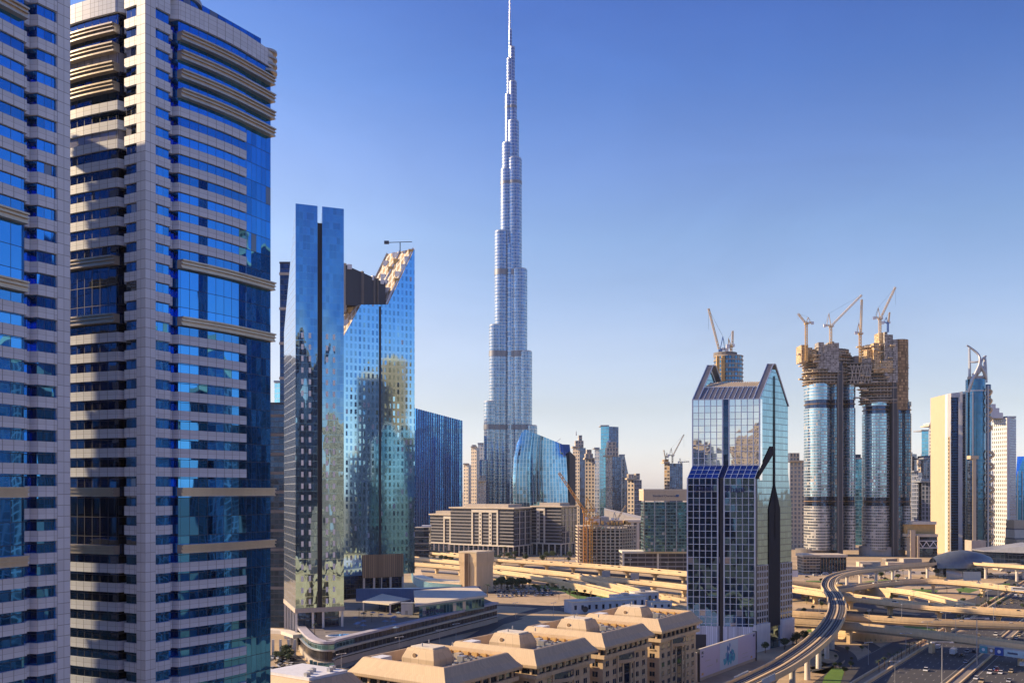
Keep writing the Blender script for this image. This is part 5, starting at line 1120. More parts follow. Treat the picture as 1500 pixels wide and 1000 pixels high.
# billboard
x0, y0 = G(1023.5, 1010)[:2]; xR, yR = PX(1107, 484), 484.0; xL, yL = PX(1024, 430), 430.0
t = thing('billboard', 'huge pale lilac billboard with a turquoise splash, leaning away beside the gabled tower', 'billboard', (xL, yL, 0), math.atan2(yR-yL, xR-xL))
L_ = hypot(xR-xL, yR-yL); H0, H1 = 1.5, 14.2
lil = plain('lilac_poster', (.50, .48, .64), .6, 0, .03, .05, .05); MB().box(0, L_, 0, 1.2, H0, H1).build('panel', [lil], t)
MB().box(L_*.34, L_*.66, -.06, 0, H0+.2, H1-.2).build('poster_field', [plain('ice_blue_poster', (.46, .58, .72), .6, 0, .05, .3, .1)], t)
cyan = plain('turquoise_print', (.06, .36, .55), .6, 0, .5, .8); deep = plain('deep_blue_print', (.03, .16, .45), .6, 0, .4, .8)
for i in range(34):
    a = random.gauss(L_*.5, L_*.055); z = H0+1.6+abs(random.gauss(0, 3.2)) if i > 8 else H0+7+random.gauss(0, 1.8); r = random.uniform(.4, 1.5)*(1 if z < 9 else .7)
    P = [(a+r*cos(2*pi*k/9)*random.uniform(.7, 1.2), z+r*1.5*sin(2*pi*k/9)*random.uniform(.7, 1.2)) for k in range(9)]; z_ = -.07-.004*i
    if min(p[1] for p in P) < H0+.2 or max(p[1] for p in P) > H1-.2: continue
    m = MB(); m.face([(p[0], z_, p[1]) for p in P]); m.build('printed_shape', [cyan if i % 3 else deep], t)
for a, z, w_, h_ in ((.04, 12, .03, 1.2), (.04, 10.6, .025, .5), (.95, 12.6, .025, 1.0), (.04, 2.4, .03, 1.0), (.9, 2.2, .03, 1.0), (.1, 8.2, .08, .3), (.12, 5.5, .1, .25), (.28, 6, .02, 1.6), (.74, 5.6, .1, .25), (.74, 3.6, .12, .25)):
    MB().box(L_*a, L_*(a+w_), -.05, 0, z, z+h_).build('small_print', [M['steelblue'] if z > 9 else (M['yellowish'] if h_ == 1.0 else M['steel'])], t)
MB().box(-.3, 0, -.5, 1.6, 0, H1+.5).build('end_frame', [M['dark_steel']], t); MB().box(L_, L_+.35, -.5, 1.6, 0, H1+.7).build('end_frame', [M['dark_steel']], t)
MB().box(-3.6, -.3, .6, 2.2, 0, H1-1).build('side_board', [M['cream2']], t); MB().box(0, L_, .1, 1, H1, H1+.35).build('top_rail', [M['cream2']], t)
MB().box(0, L_, .2, 1, 0, H0).build('footing', [M['concrete']], t)
# ------------------------------------------------------------ roads on the ground
def ground_strip(name, path, a, b, mat, z=.02, kind='structure', label=None, cat=None, h=None):
    m = MB(); m.sweep(path, a, b, 0, h or .0, 0) if h else None
    if not h:
        T = []
        L_, R_ = [], []
        for i, p in enumerate(path):
            q0 = path[max(0, i-1)]; q1 = path[min(len(path)-1, i+1)]; dx, dy = q1[0]-q0[0], q1[1]-q0[1]; l = hypot(dx, dy) or 1; tx, ty = dy/l, -dx/l
            L_.append((p[0]+tx*a, p[1]+ty*a, z)); R_.append((p[0]+tx*b, p[1]+ty*b, z))
        for i in range(len(path)-1): m.face([L_[i], R_[i], R_[i+1], L_[i+1]])
    o = m.build(name, [mat]); tag(o, label, cat, kind=kind); return o
def gpath(pts, z=0, n=8): return smooth_path([(*G(px, py, z)[:2], z) for px, py in pts], n)
U = Vector((.571, .821)); Vn = Vector((.821, -.571)); O = Vector(G(1399, 1000)[:2])
def av(s, r): p = O+U*s+Vn*r; return (p.x, p.y, 0)
avp = [av(s, 0) for s in range(-420, 1400, 20)]
M['earth'] = plain('bare_sand', (.42, .30, .18), .95, 0, .25, .03, .3)
M['paving'] = plain('pale_paving', (.36, .31, .26), .9, 0, .2, .05, .2)
ground_strip('road', avp, -31, -2.5, M['asphalt'], .02); ground_strip('road', avp, 2.5, 31, M['asphalt'], .02)
ground_strip('road', avp, -52, -38, M['asphalt'], .02); ground_strip('road', avp, 37, 50, M['asphalt'], .02)
ground_strip('verge', avp, -38, -31, M['earth'], .012); ground_strip('verge', avp, 31, 37, M['earth'], .012)
# lane dashes and edge lines: one painted marking sheet per line
for r in (-27.2, -23.6, -20, -16.4, -12.8, -9.2, 9.2, 12.8, 16.4, 20, 23.6, 27.2):
    m = MB()
    for s in range(-60, 420, 12):
        a, b, c, d = av(s, r-.1), av(s, r+.1), av(s+3.2, r+.1), av(s+3.2, r-.1); m.face([(q[0], q[1], .03) for q in (a, b, c, d)])
    tag(m.build('lane_markings', [M['paint']]), kind='structure')
for r in (-30.4, -5.4, 5.4, 30.4, -51.4, -38.6, 37.6, 49.4): ground_strip('road_edge_line', [av(s, 0) for s in range(-80, 640, 20)], r-.12, r+.12, M['paint'], .031)
def barrier(lab, r, w_=.7, h=1.0, s0=-80, s1=640, mat='barrier', cat='barrier', nm='road_barrier'):
    t = MB().sweep([av(s, r) for s in range(s0, s1, 20)], -w_/2, w_/2, 0, h).build(nm, [M[mat]]); tag(t, lab, cat); return t
barrier('pale concrete median barrier on the left of the avenue median', -2.4); barrier('pale concrete median barrier on the right of the avenue median', 2.4)
barrier('long low sand wall between the avenue and its left service road', -31.6, 1.0, 1.4); barrier('outer low wall between the left service road and the ramp', -37.2, .8, 1.2)
barrier('low wall along the right side of the avenue', 31.6, .8, 1.2)
tag(MB().sweep([av(s, 0) for s in range(-80, 640, 20)], -1.9, 1.9, 0, .25).build('median_strip', [M['dark_concrete']]), kind='structure')
# slip roads and loops
for k, (pts, w_, z) in enumerate([([(1225, 1010), (1262, 985), (1300, 960), (1345, 932), (1400, 905), (1470, 872), (1530, 850)], 9, .024),
                ([(1262, 986), (1290, 962), (1275, 945), (1245, 933), (1205, 928), (1180, 932)], 8, .028),
                ([(1185, 1012), (1222, 985), (1246, 970), (1240, 955), (1215, 944), (1185, 940), (1168, 944)], 6, .032),
                ([(1168, 985), (1205, 978), (1232, 966), (1228, 955), (1205, 949)], 3.2, .036),
                ([(1165, 893), (1240, 897), (1330, 903), (1420, 912), (1520, 917)], 26, .024),
                ([(1165, 905), (1230, 926), (1340, 905), (1420, 880), (1500, 862)], 9, .04),
                ([(715, 884), (790, 888), (860, 897), (940, 905), (1012, 912)], 16, .026),
                ([(640, 960), (700, 930), (740, 908), (800, 890), (850, 886)], 9, .03),
                ([(590, 822), (730, 828), (890, 841), (1010, 853), (1170, 872), (1330, 893), (1500, 905)], 30, .022),
                ([(905, 893), (960, 896), (1012, 890), (1165, 880), (1300, 868), (1500, 852)], 9, .034),
                ([(385, 968), (420, 958), (450, 985), (470, 1000), (500, 1020)], 8, .03),
                ([(500, 985), (600, 945), (728, 914), (760, 905)], 7, .036)]):
    ground_strip('road', gpath(pts), -w_/2, w_/2, M['asphalt'], z)
for pts, w_, mat, z in [([(1320, 886), (1400, 875), (1500, 868)], 40, 'earth', .014), ([(770, 872), (820, 873), (870, 880)], 22, 'earth', .016), ([(600, 836), (680, 838), (760, 845)], 30, 'paving', .016), ([(1165, 840), (1300, 838), (1500, 842)], 46, 'paving', .014),
                        ([(1300, 905), (1350, 915), (1400, 925)], 18, 'earth', .05), ([(1170, 982), (1205, 972), (1232, 984), (1210, 1006)], 26, 'earth', .016), ([(1250, 1010), (1300, 972), (1322, 956)], 5, 'earth', .044), ([(610, 812), (680, 815), (845, 822)], 40, 'paving', .014),
                        ([(1180, 868), (1240, 866), (1300, 870)], 26, 'paving', .015), ([(640, 812), (760, 818), (845, 824)], 14, 'earth', .05)]:
    ground_strip('pavement', gpath(pts), -w_/2, w_/2, M[mat], z)
def lawn(pts, lab='lawn'):
    m = MB(); P = [G(px, py)[:2] for px, py in pts]
    if not ccw(P): P = P[::-1]
    m.face([(x, y, .075) for x, y in P]); o = m.build('grass', [M['grass']]); tag(o, 'mown bright green grass between the roads', 'grass', kind='stuff')
for pts in ([(1219, 978), (1238, 978), (1230, 1004), (1203, 1004), (1208, 990)], [(1320, 913), (1345, 914), (1374, 924), (1352, 922), (1326, 919)], [(1400, 862), (1415, 860), (1435, 863), (1420, 868), (1404, 866)], [(1450, 874), (1478, 874), (1470, 880), (1450, 878)],
            [(776, 856), (800, 856), (840, 862), (876, 869), (872, 875), (850, 872), (815, 864), (782, 860)], [(828, 868), (845, 866), (880, 871), (897, 874), (868, 879), (845, 876)], [(725, 846), (752, 848), (748, 851), (727, 850)], [(1183, 921), (1192, 922), (1190, 926), (1182, 925)], [(1466, 855), (1480, 854), (1478, 858), (1468, 858)]): lawn(pts)

# ------------------------------------------------------------ elevated roads
def viaduct(label, pts, z, w_, pier=36, wall=0, mat='deck', thick=1.6, pier0=14):
    """pts: (px,py) of the deck centre, z height (or list)"""
    zz = z if isinstance(z, list) else [z]*len(pts)
    P = smooth_path([G(px, py, q) for (px, py), q in zip(pts, zz)], 8); c = P[0]
    t = thing('viaduct', label, 'viaduct', (c[0], c[1], 0)); h = w_/2
    MB().sweep(P, -h, h, -thick, 0, 0, ms=1).build('deck', [M[mat], M['barrier']], t, True)
    for s in (-1, 1): MB().sweep(P, s*(h-.05)-.28, s*(h-.05)+.28, -.5, 1.25).build('parapet', [M['barrier']], t, True)
    MB().sweep(P, -h*.45, h*.45, -thick-1.4, -thick).build('girder', [M['concrete']], t, True)
    for a in (-.12, .12) if w_ > 10 else (0,): MB().sweep(P, a*w_-.1, a*w_+.1, .004, .02).build('painted_line', [M['paint']], t, True)
    for a in ((-.3, .2) if w_ > 10 else (-.22, .12)):
        MB().sweep(P, a*w_-.0, a*w_+.11*w_, .003, .012).build('worn_lane', [M['wornlane'] if 'wornlane' in M else M.setdefault('wornlane', plain('worn_tyre_lane', (.17, .14, .115), .85, 0, .35, .08))], t, True)
    jm = MB()
    for x, y, zc, an in walk(P, 12, 4):
        ca, sa = cos(an), sin(an); jm.face([(x+ca*a-sa*b, y+sa*a+ca*b, zc+.03) for a, b in ((-.14, -h+.4), (.14, -h+.4), (.14, h-.4), (-.14, h-.4))])
    tag(jm.build('expansion_joint', [M['dark_concrete']], t, True), kind='stuff')
    if w_ > 13: MB().sweep(P, -.3, .3, .0, .9).build('median_barrier', [M['barrier']], t, True)
    for x, y, zc, an in walk(P, pier, pier0):
        if zc < 4.5: continue
        hh = zc-thick-1.4; ca, sa = cos(an), sin(an)
        m = MB(); m.prism([(x+ca*a-sa*b, y+sa*a+ca*b) for a, b in ((-1, -1.6), (1, -1.6), (1, 1.6), (-1, 1.6))], 0, hh-1.6)
        m.prism([(x+ca*a-sa*b, y+sa*a+ca*b) for a, b in ((-1.2, -w_*.26), (1.2, -w_*.26), (1.2, w_*.26), (-1.2, w_*.26))], hh-1.6, hh)
        m.build('pier', [M['barrier']], t, True)
    if wall:      # ramp retaining wall under the low part
        Q = [p for p in P if p[2] < 6.2]
        if len(Q) > 2: m = MB(); m.sweep([(p[0], p[1], 0) for p in Q], -h+.1, h-.1, 0, .5); m.build('ramp_foot', [M['barrier']], t, True)
        m = MB()
        for i in range(len(Q)-1):
            a, b = Q[i], Q[i+1]; dx, dy = b[0]-a[0], b[1]-a[1]; l = hypot(dx, dy) or 1; nx, ny = dy/l*(h-.3), -dx/l*(h-.3)
            for s in (-1, 1): m.face([(a[0]+s*nx, a[1]+s*ny, 0), (b[0]+s*nx, b[1]+s*ny, 0), (b[0]+s*nx, b[1]+s*ny, b[2]-.4), (a[0]+s*nx, a[1]+s*ny, a[2]-.4)])
        m.build('ramp_wall', [M['barrier']], t, True)
    return P
VA1 = viaduct('far broad viaduct running right behind the tan block and under the gabled tower', [(560, 802), (620, 807), (724, 818), (880, 829), (1010, 840), (1100, 850), (1165, 862), (1250, 874), (1330, 884), (1420, 892), (1530, 899)], 9, 17)
VA2 = viaduct('second long viaduct from the tan block, just nearer than the broad one', [(560, 812), (640, 820), (724, 829), (800, 837), (880, 846), (960, 854), (1012, 860), (1100, 868)], 8, 10, pier0=20)
VA3 = viaduct('ramp viaduct descending right from the tan block to the white low building', [(560, 822), (640, 828), (724, 836), (800, 847), (860, 858), (910, 870), (960, 882), (1012, 893)], [8, 8, 7.6, 6.6, 5, 3.6, 2.2, .8], 9, wall=1)
VA4 = viaduct('short upper ramp joining the viaducts left of the gabled tower', [(780, 836), (840, 843), (900, 856), (950, 869), (1000, 880)], [8, 7.2, 5.4, 3.4, 1.2], 6, wall=1)
VB1 = viaduct('nearer viaduct crossing the avenue from the gabled tower to the right edge', [(1040, 888), (1110, 893), (1165, 898), (1240, 902), (1330, 908), (1420, 912), (1530, 916)], 9, 9, pier=44)
VB2 = viaduct('nearest viaduct crossing the avenue with a sign panel on its side', [(1090, 905), (1165, 910), (1240, 915), (1330, 924), (1430, 936), (1540, 950)], 10, 9, pier=46, mat='asphalt')
VB3 = viaduct('curved upper flyover arching right below the metro station', [(1180, 868), (1230, 862), (1290, 854), (1350, 850), (1420, 854), (1480, 861), (1540, 868)], [5, 7, 9, 10, 10, 9, 8], 11, pier=40, wall=1)
VB4 = viaduct('low ramp merging onto the broad viaduct right of the metro curve', [(1225, 858), (1290, 862), (1340, 868), (1385, 878), (1420, 886)], [4, 5.5, 7, 8.2, 8.8], 8, wall=1)
VB5 = viaduct('short sunlit ramp between the gabled tower and the metro curve', [(1100, 850), (1165, 853), (1215, 857), (1260, 862)], [9, 8, 6.5, 5], 8, wall=1)
VC1 = viaduct('low curved slip ramp in the shade under the metro line', [(1195, 922), (1250, 928), (1300, 930), (1350, 924)], [2, 3.4, 3.4, 2], 6, wall=1, mat='asphalt')
# metro viaduct
mp = smooth_path([G(px, py, 14) for px, py in ((1000, 1032), (1070, 1010), (1110, 993), (1155, 969), (1197, 938), (1219, 912), (1227, 890), (1222, 872), (1213, 857), (1221, 845), (1248, 837), (1300, 830.5), (1350, 826), (1402, 822))]+[(PX(1440, 935), 935, 14), (PX(1500, 900), 900, 14), (PX(1540, 870), 870, 14)], 8)
t = thing('metro_viaduct', 'curving double-track metro viaduct on white round piers sweeping towards the station', 'viaduct', (mp[0][0], mp[0][1], 0))
h = 5.0; MB().sweep(mp, -h, h, -1.0, -.1, 0, ms=1).build('deck', [M['dark_concrete'], M['barrier']], t, True)
MB().sweep(mp, -2.4, 2.4, -2.9, -1.0).build('girder', [M['concrete']], t, True)
for s in (-1, 1):
    MB().sweep(mp, s*h-.25, s*h+.25, -1.2, 1.3).build('parapet', [M['barrier']], t, True)
    MB().sweep(mp, s*2.5-1.5, s*2.5+1.5, -.1, .05).build('track_bed', [M['asphalt']], t, True)
    for r in (-.75, .75): MB().sweep(mp, s*2.5+r-.09, s*2.5+r+.09, .05, .25).build('rail', [M['steel']], t, True)
MB().sweep(mp, -.45, .45, -.1, .45).build('walkway', [M['barrier']], t, True)
pm_ = None
for x, y, zc, an in walk(mp, 31, 14):
    o = MB().tube((0, 0, 0), (0, 0, 10.2), 1.35, 1.25, 14).loft([(disc(0, 0, 1.3, 14), 9.2), (disc(0, 0, 2.6, 14, ry=1.6), 11.1)], 0).build('pier', [M['pier']], t) if pm_ is None else place(pm_, (0, 0, 0)); pm_ = o
    o.location = (x-t.location.x, y-t.location.y, 0); o.rotation_euler.z = an+pi/2
# glass screens near the lower left
for k in (5, 6, 7, 8):
    for s in (-1, 1): MB().sweep(mp[k*1+8:k*1+10], s*(h+.35)-.1, s*(h+.35)+.1, -.6, 1.9).build('glass_screen', [M['iceblue']], t, True)
# station shell
sx, sy = PX(1408, 955), 955.0; t = thing('metro_station', 'metro station under a blue grey shell roof astride the viaduct', 'station', (sx, sy, 0))
secs = []; shell = facade('blue_grey_shell', .04, .06, (.18, .20, .22), (.15, .18, .20), fm=.2, fr=.5, pm=.35, pr=.35, tilt=.01, wav=0, var=.1)
n = 22; LA = 33; wid = 15
m = MB(); rows_ = []
dirs = Vector((1, .25)).normalized(); nrm = Vector((-dirs.y, dirs.x))
for i in range(n+1):
    a = -1+2*i/n; ww_ = wid*(1-.55*abs(a)**2.2); hh = 17*(1-.42*abs(a)**1.8); row = []
    for j in range(13):
        b = pi*j/12; p = dirs*(a*LA)+nrm*(-cos(b)*ww_); row.append((sx+p.x, sy+p.y, 9.5+sin(b)*hh))
    rows_.append(row)
bb = len(m.v)
for r_ in rows_: m.v += r_
for i in range(n):
    for j in range(12):
        o = bb+i*13+j; m.f.append((o, o+13, o+14, o+1)); m.m.append(0); m.sm.append(True); m.uv.append([(i, j), (i+1, j), (i+1, j+1), (i, j+1)])
m.build('shell_roof', [shell], t, True)
for e_ in (0, n):
    mm = MB(); mm.face([(p[0], p[1], p[2]-.3) for p in (rows_[e_] if e_ == 0 else rows_[e_][::-1])]); mm.build('end_glazing', [M['darkglass']], t, True)
MB().box(sx-34, sx+32, sy-11, sy+12, 9.3, 9.9).build('platform_slab', [M['concrete']], t, True); MB().box(sx-22, sx+22, sy-9, sy+9, 0, 9.3).build('concourse', [M['darkglass']], t, True)
MB().prism([(sx-24, sy-20), (sx-8, sy-20), (sx-4, sy-11), (sx-20, sy-11)], 0, [6, 2, 6, 9], 0).build('entrance_ramp', [M['cream']], t, True)
t = thing('road_sign', 'white direction board below the metro station', 'sign', (*G(1424, 856)[:2], 0)); MB().box(-8, 8, -.2, .2, 4, 12).build('board', [M['cream2']], t)
for s in (-6, 6): MB().box(s-.3, s+.3, -.1, .5, 0, 4).build('post', [M['steel']], t)
# footbridge tube at right
fb = [(sx+34, sy-14, 0), (PX(1470, 930), 930, 0), (PX(1540, 925), 925, 0)]
t = thing('footbridge', 'pale enclosed footbridge leading right from the metro station', 'bridge', (*fb[0][:2], 0)); MB().sweep(fb, -2.4, 2.4, 8.2, 12.2).build('tube', [facade('ribbed_cream_tube', .3, 0, (.5, .44, .36), (.66, .58, .46), pm=0, pr=.6, tilt=0, wav=0)], t, True)
MB().sweep(fb, -2.7, 2.7, 7.4, 8.2).build('deck', [M['cream2']], t, True)
for x, y, z, an in walk(fb, 38, 30): MB().box(x-1, x+1, y-.8, y+.8, 0, 7.4).build('pier', [M['pier']], t, True)
# ------------------------------------------------------------ vehicles
PAINT = {n: plain(n+'_car_paint', c, .25, .1, .04) for n, c in (('white', (.75, .75, .74)), ('silver', (.42, .43, .45)), ('black', (.02, .02, .022)), ('red', (.35, .03, .02)), ('sand', (.5, .38, .2)), ('blue', (.04, .09, .25)))}
tyre = plain('tyre_rubber', (.02, .02, .02), .8); cg = plain('car_glass', (.02, .025, .03), .05, .6); lampm = plain('headlamp', (.8, .8, .75), .2)
def car(kind, colr):
    t = thing({'sedan': 'parked_car', 'suv': 'sport_utility_car', 'van': 'delivery_van', 'truck': 'box_truck', 'bus': 'city_bus'}[kind], 'x', 'car', (0, -500, 0))
    L, Wd, H = {'sedan': (4.7, 1.85, 1.45), 'suv': (4.9, 2.0, 1.85), 'van': (5.4, 2.0, 2.3), 'truck': (8.5, 2.5, 3.4), 'bus': (12, 2.6, 3.2)}[kind]; hb = H*.52 if kind in ('sedan', 'suv') else H*.45
    pr = [(-L/2, .35), (-L/2+.1, hb*.95), (-L*.30, hb), (L*.22, hb), (L/2-.15, hb*.72), (L/2, .35)]
    m = MB()
    def ext(prof, w0, w1, mi=0):
        n = len(prof); a = [(x, -w0, z) for x, z in prof]; b = [(x, w0, z) for x, z in prof]
        m.face(a, mi); m.face(b[::-1], mi)
        for i in range(n): j = (i+1) % n; m.face([a[j], a[i], b[i], b[j]], mi)
    if kind == 'truck':
        m.box(L*.28, L/2, -Wd/2, Wd/2, .5, 2.5); m.build('body', [PAINT[colr]], t); MB().box(-L/2, L*.26, -Wd/2, Wd/2, .8, H).build('cargo_box', [PAINT['white']], t)
        MB().box(L*.36, L/2+.02, -Wd/2-.02, Wd/2+.02, 1.5, 2.2).build('windscreen', [cg], t)
    elif kind in ('van', 'bus'):
        ext([(-L/2, .4), (-L/2, H), (L*.33, H), (L*.45, H*.6 if kind == 'van' else H), (L/2, H*.5), (L/2, .4)], Wd/2, 0); m.build('body', [PAINT[colr]], t)
        MB().box(-L*.4, L*.34, -Wd/2-.02, Wd/2+.02, H*.55, H*.82).build('side_windows', [cg], t)
    else:
        ext(pr, Wd/2, 0); m.build('body', [PAINT[colr]], t)
        m = MB(); w2 = Wd/2-.15; ext([(-L*.40, hb), (-L*.30, H-.05), (L*.04, H-.05), (L*.22, hb)], w2, 0); m.build('window_band', [cg], t)
        MB().box(-L*.29, L*.03, -w2+.05, w2-.05, H-.05, H).build('roof', [PAINT[colr]], t)
    for x in (-L*.3, L*.3):
        for y in (-Wd/2+.1, Wd/2-.1): MB().tube((x, y-.11, .34), (x, y+.11, .34), .34, .34, 10).build('wheel', [tyre], t)
    for y in (-Wd*.33, Wd*.33): MB().box(L/2-.02, L/2+.04, y-.2, y+.2, .55, .75).build('headlight', [lampm], t)
    return t
CP = {}
def getcar(kind, colr):
    if (kind, colr) not in CP:
        c = car(kind, colr); CP[(kind, colr)] = [c, tree_of(c), False]
    return CP[(kind, colr)]
def put(kind, colr, x, y, z, rz, label, cat, group):
    e = getcar(kind, colr)
    if not e[2]: o = e[0]; o.location = (x, y, z); o.rotation_euler.z = rz; e[2] = True
    else: o = dup(e[0], (x, y, z), rz, tree=e[1])
    tag(o, label, cat, group); return o
AN = math.atan2(U.y, U.x)
# cars read from the photograph on the avenue: (px, py, kind, colour, label)
seen = [(1357, 982, 'suv', 'white', 'white car alone on the left carriageway in the sun'), (1397, 958, 'truck', 'silver', 'grey box truck in the shade of the tower'), (1417, 955, 'suv', 'silver', 'grey car ahead of the box truck in the shade'), (1409, 961, 'sedan', 'black', 'dark car between the truck and the grey car in the shade'), (1415, 970, 'sedan', 'silver', 'silver car nearest the median lamp in the shade'), (1459, 930, 'suv', 'white', 'white car just beyond the nearest viaduct, left carriageway'), (1489, 935, 'sedan', 'white', 'white car just beyond the nearest viaduct, right carriageway'), (1493, 931, 'sedan', 'sand', 'sand coloured car beside the white one beyond the nearest viaduct'),
        (1465, 960, 'suv', 'silver', 'grey car under the big sign panel, left of the pair'), (1479, 960, 'sedan', 'silver', 'grey car under the big sign panel, right of the pair'), (1450, 986, 'suv', 'white', 'white car leading the sunlit pack on the right carriageway'), (1459, 980, 'sedan', 'white', 'white car at the back of the sunlit pack'), (1466, 986, 'sedan', 'white', 'white car in the middle of the sunlit pack'), (1481, 984, 'sedan', 'sand', 'sand coloured car right of the sunlit pack'), (1430, 994, 'sedan', 'white', 'white car beside the median at the bottom'), (1438, 999, 'suv', 'sand', 'sand coloured car at the very bottom beside the median'), (1498, 975, 'van', 'white', 'white van at the right edge of the photo'), (1478, 998, 'sedan', 'silver', 'silver car at the bottom right')]
for px, py, kd, cl, lab in seen:
    x, y = G(px, py)[:2]; r = (Vector((x, y))-O).dot(Vn); put(kd, cl, x, y, .03, AN if r < 0 else AN+pi, lab, 'truck' if kd == 'truck' else 'van' if kd == 'van' else 'car', 'vehicles on the broad avenue')
# more traffic on the viaducts
rs = random.Random(3)
for P, nn, lab in ((VA1, 46, 'small car on the far broad viaduct'), (VA2, 12, 'small car on the second viaduct by the tan block'), (VB1, 9, 'small car on the nearer viaduct across the avenue'), (VB3, 9, 'small car on the curved flyover below the station'), (VA3, 8, 'small car on the ramp viaduct')):
    W = walk(P, 13, rs.uniform(5, 20)); rs.shuffle(W)
    for x, y, z, an in W[:nn]:
        l = rs.choice((-2.2, 2.2)); put('sedan', rs.choice(('white', 'silver', 'black')), x+sin(an)*l, y-cos(an)*l, z+.02, an, lab, 'car', lab.replace('small car', 'small cars'))
put('bus', 'white', *G(1494, 866, 9.3)[:2], 9.4, -.5, 'white and blue bus at the right end of the curved flyover', 'bus', None)
# parked rows between the tan block and the sand lot, and by the offices
for row in range(5):
    for i in range(13):
        if rs.random() < .12: continue
        px, py = 722+i*6.6+row*2+rs.uniform(-1, 1), 861+row*3.2-i*.15; x, y = G(px, py)[:2]
        put(rs.choice(('sedan', 'sedan', 'suv')), rs.choice(('white', 'white', 'white', 'silver', 'black', 'sand')), x, y, .06, rs.uniform(1.3, 1.6), 'one of the parked cars packed in rows right of the tan block', 'car', 'cars parked right of the tan block')
ground_strip('parking_lot', gpath([(715, 866), (760, 867), (812, 870)]), -16, 16, M['asphalt'], .05)
for i in range(26):
    px, py = rs.uniform(400, 436), rs.uniform(962, 998); x, y = G(px, py)[:2]; put(rs.choice(('sedan', 'suv')), rs.choice(('silver', 'white', 'black')), x, y, .04, AN+rs.choice((0, 1.57)), 'car parked in the shade at the foot of the ribbon window tower', 'car', 'cars parked in the shade at the lower left')
# ------------------------------------------------------------ masts, lamps and signs
lm = thing('lamp_post', 'x', 'lamp', (0, 0, 0)); MB().tube((0, 0, 0), (0, 0, 11), .16, .1, 6).build('pole', [M['steel']], lm); MB().box(-2.2, 2.2, -.2, .2, 10.9, 11.15).build('lamp_arm', [M['steel']], lm)
for s in (-1, 1): MB().box(s*2.3-.5, s*2.3+.5, -.25, .25, 10.8, 11.1).build('lamp_head', [M['white']], lm)
lt = tree_of(lm); first = True
def lamp(x, y, z, rz, lab, sc=1, group='street lamps along the roads'):
    global first
    if first: o = lm; o.location = (x, y, z); o.rotation_euler.z = rz; first = False
    else: o = dup(lm, (x, y, z), rz, tree=lt)
    o.scale = (sc, sc, sc); tag(o, lab, 'lamp', group)
x, y = G(1380, 1004)[:2]; lamp(x, y, 0, 0, 'tall grey lamp mast with a T head, nearest on the left carriageway', 1.75, 'tall lamp masts on the avenue')
x, y = G(1431, 975)[:2]; lamp(x, y, .3, 0, 'tallest pale mast standing on the median of the avenue', 2.1, 'tall lamp masts on the avenue')
x, y = G(1311, 1000)[:2]; lamp(x, y, 0, 0, 'short lamp at the bottom on the service road wall', .9)
x, y = G(1272, 973)[:2]; lamp(x, y, 0, .5, 'lamp on the inner loop road under the metro curve', 1.0)
for i, s in enumerate(range(60, 420, 52)): x, y, z = av(s, -34); lamp(x, y, 0, 0, 'lamp post in the line between avenue and service road', 1.1)
for P, l_, lab in ((VA1, 8.2, 'lamp post along the far broad viaduct'), (VB1, 4.2, 'lamp post along the nearer viaduct across the avenue'), (VB2, 4.2, 'lamp post along the nearest viaduct')):
    for x, y, z, an in walk(P, 48, 25): lamp(x+sin(an)*l_, y-cos(an)*l_, z, an+pi/2, lab, .9)
for px, py in ((668, 940), (585, 962), (500, 990), (755, 905), (811, 905), (644, 950)): x, y = G(px, py)[:2]; lamp(x, y, 0, .8, 'lamp post on the street between the podium and the mansard blocks', .95)
# sign panel on the side of the nearest viaduct
i0 = min(range(len(VB2)), key=lambda i: abs(750+VB2[i][0]/VB2[i][1]*K-1459)); a = Vector(VB2[i0]); b = Vector(VB2[min(len(VB2)-1, i0+9)]); dv = (b-a); ang = math.atan2(dv.y, dv.x)
t = thing('sign_panel', 'long pale blue sign panel hung on the side of the nearest viaduct', 'sign', (a.x+sin(ang)*5.3-cos(ang)*5.5, a.y-cos(ang)*5.3-sin(ang)*5.5, a.z), ang)
MB().box(0, 4, -.3, 0, -5.4, -2.0).build('teal_panel', [plain('teal_sign', (.07, .30, .38), .5)], t); MB().box(4.6, 7.4, -.3, 0, -5.2, -2.6).build('brown_panel', [plain('brown_sign', (.28, .2, .17), .5)], t)
MB().box(7.8, 12, -.3, 0, -5.6, -1.8).build('blue_panel', [plain('blue_sign', (.02, .08, .35), .5)], t); MB().box(12.2, 46, -.3, 0, -5.4, -2.2).build('pale_panel', [plain('pale_sign', (.42, .58, .64), .5)], t)
for xx, r in ((2, .8), (9.9, .9), (6, .8)): MB().tube((xx, -.33, -3.7), (xx, -.3, -3.7), r, r, 10).build('sign_symbol', [M['white']], t)
for xx in (14, 22, 30): MB().box(xx, xx+5, -.35, -.3, -4.2, -3.3).build('sign_letters', [M['steelblue']], t)
MB().box(-.2, 46.2, .02, .3, -5.7, -1.2).build('back_frame', [M['steel']], t)
# direction gantries by the left viaducts
for px, py, lab in ((888, 846, 'grey road sign board seen from behind, left of the pair near the ramp'), (930, 850, 'grey tilted road sign board on a bent post near the gabled tower'), (1163, 846, 'small white sign board right beside the gabled tower')):
    x, y, z = G(px, py+14); t = thing('road_sign', lab, 'sign', (x, y, 0)); MB().box(-3.6, 3.6, -.15, .15, 9.5, 15).build('board', [M['white'] if px > 1100 else M['steel']], t); MB().tube((0, .3, 0), (0, .3, 14), .3, .25, 8).build('post', [M['steel']], t)
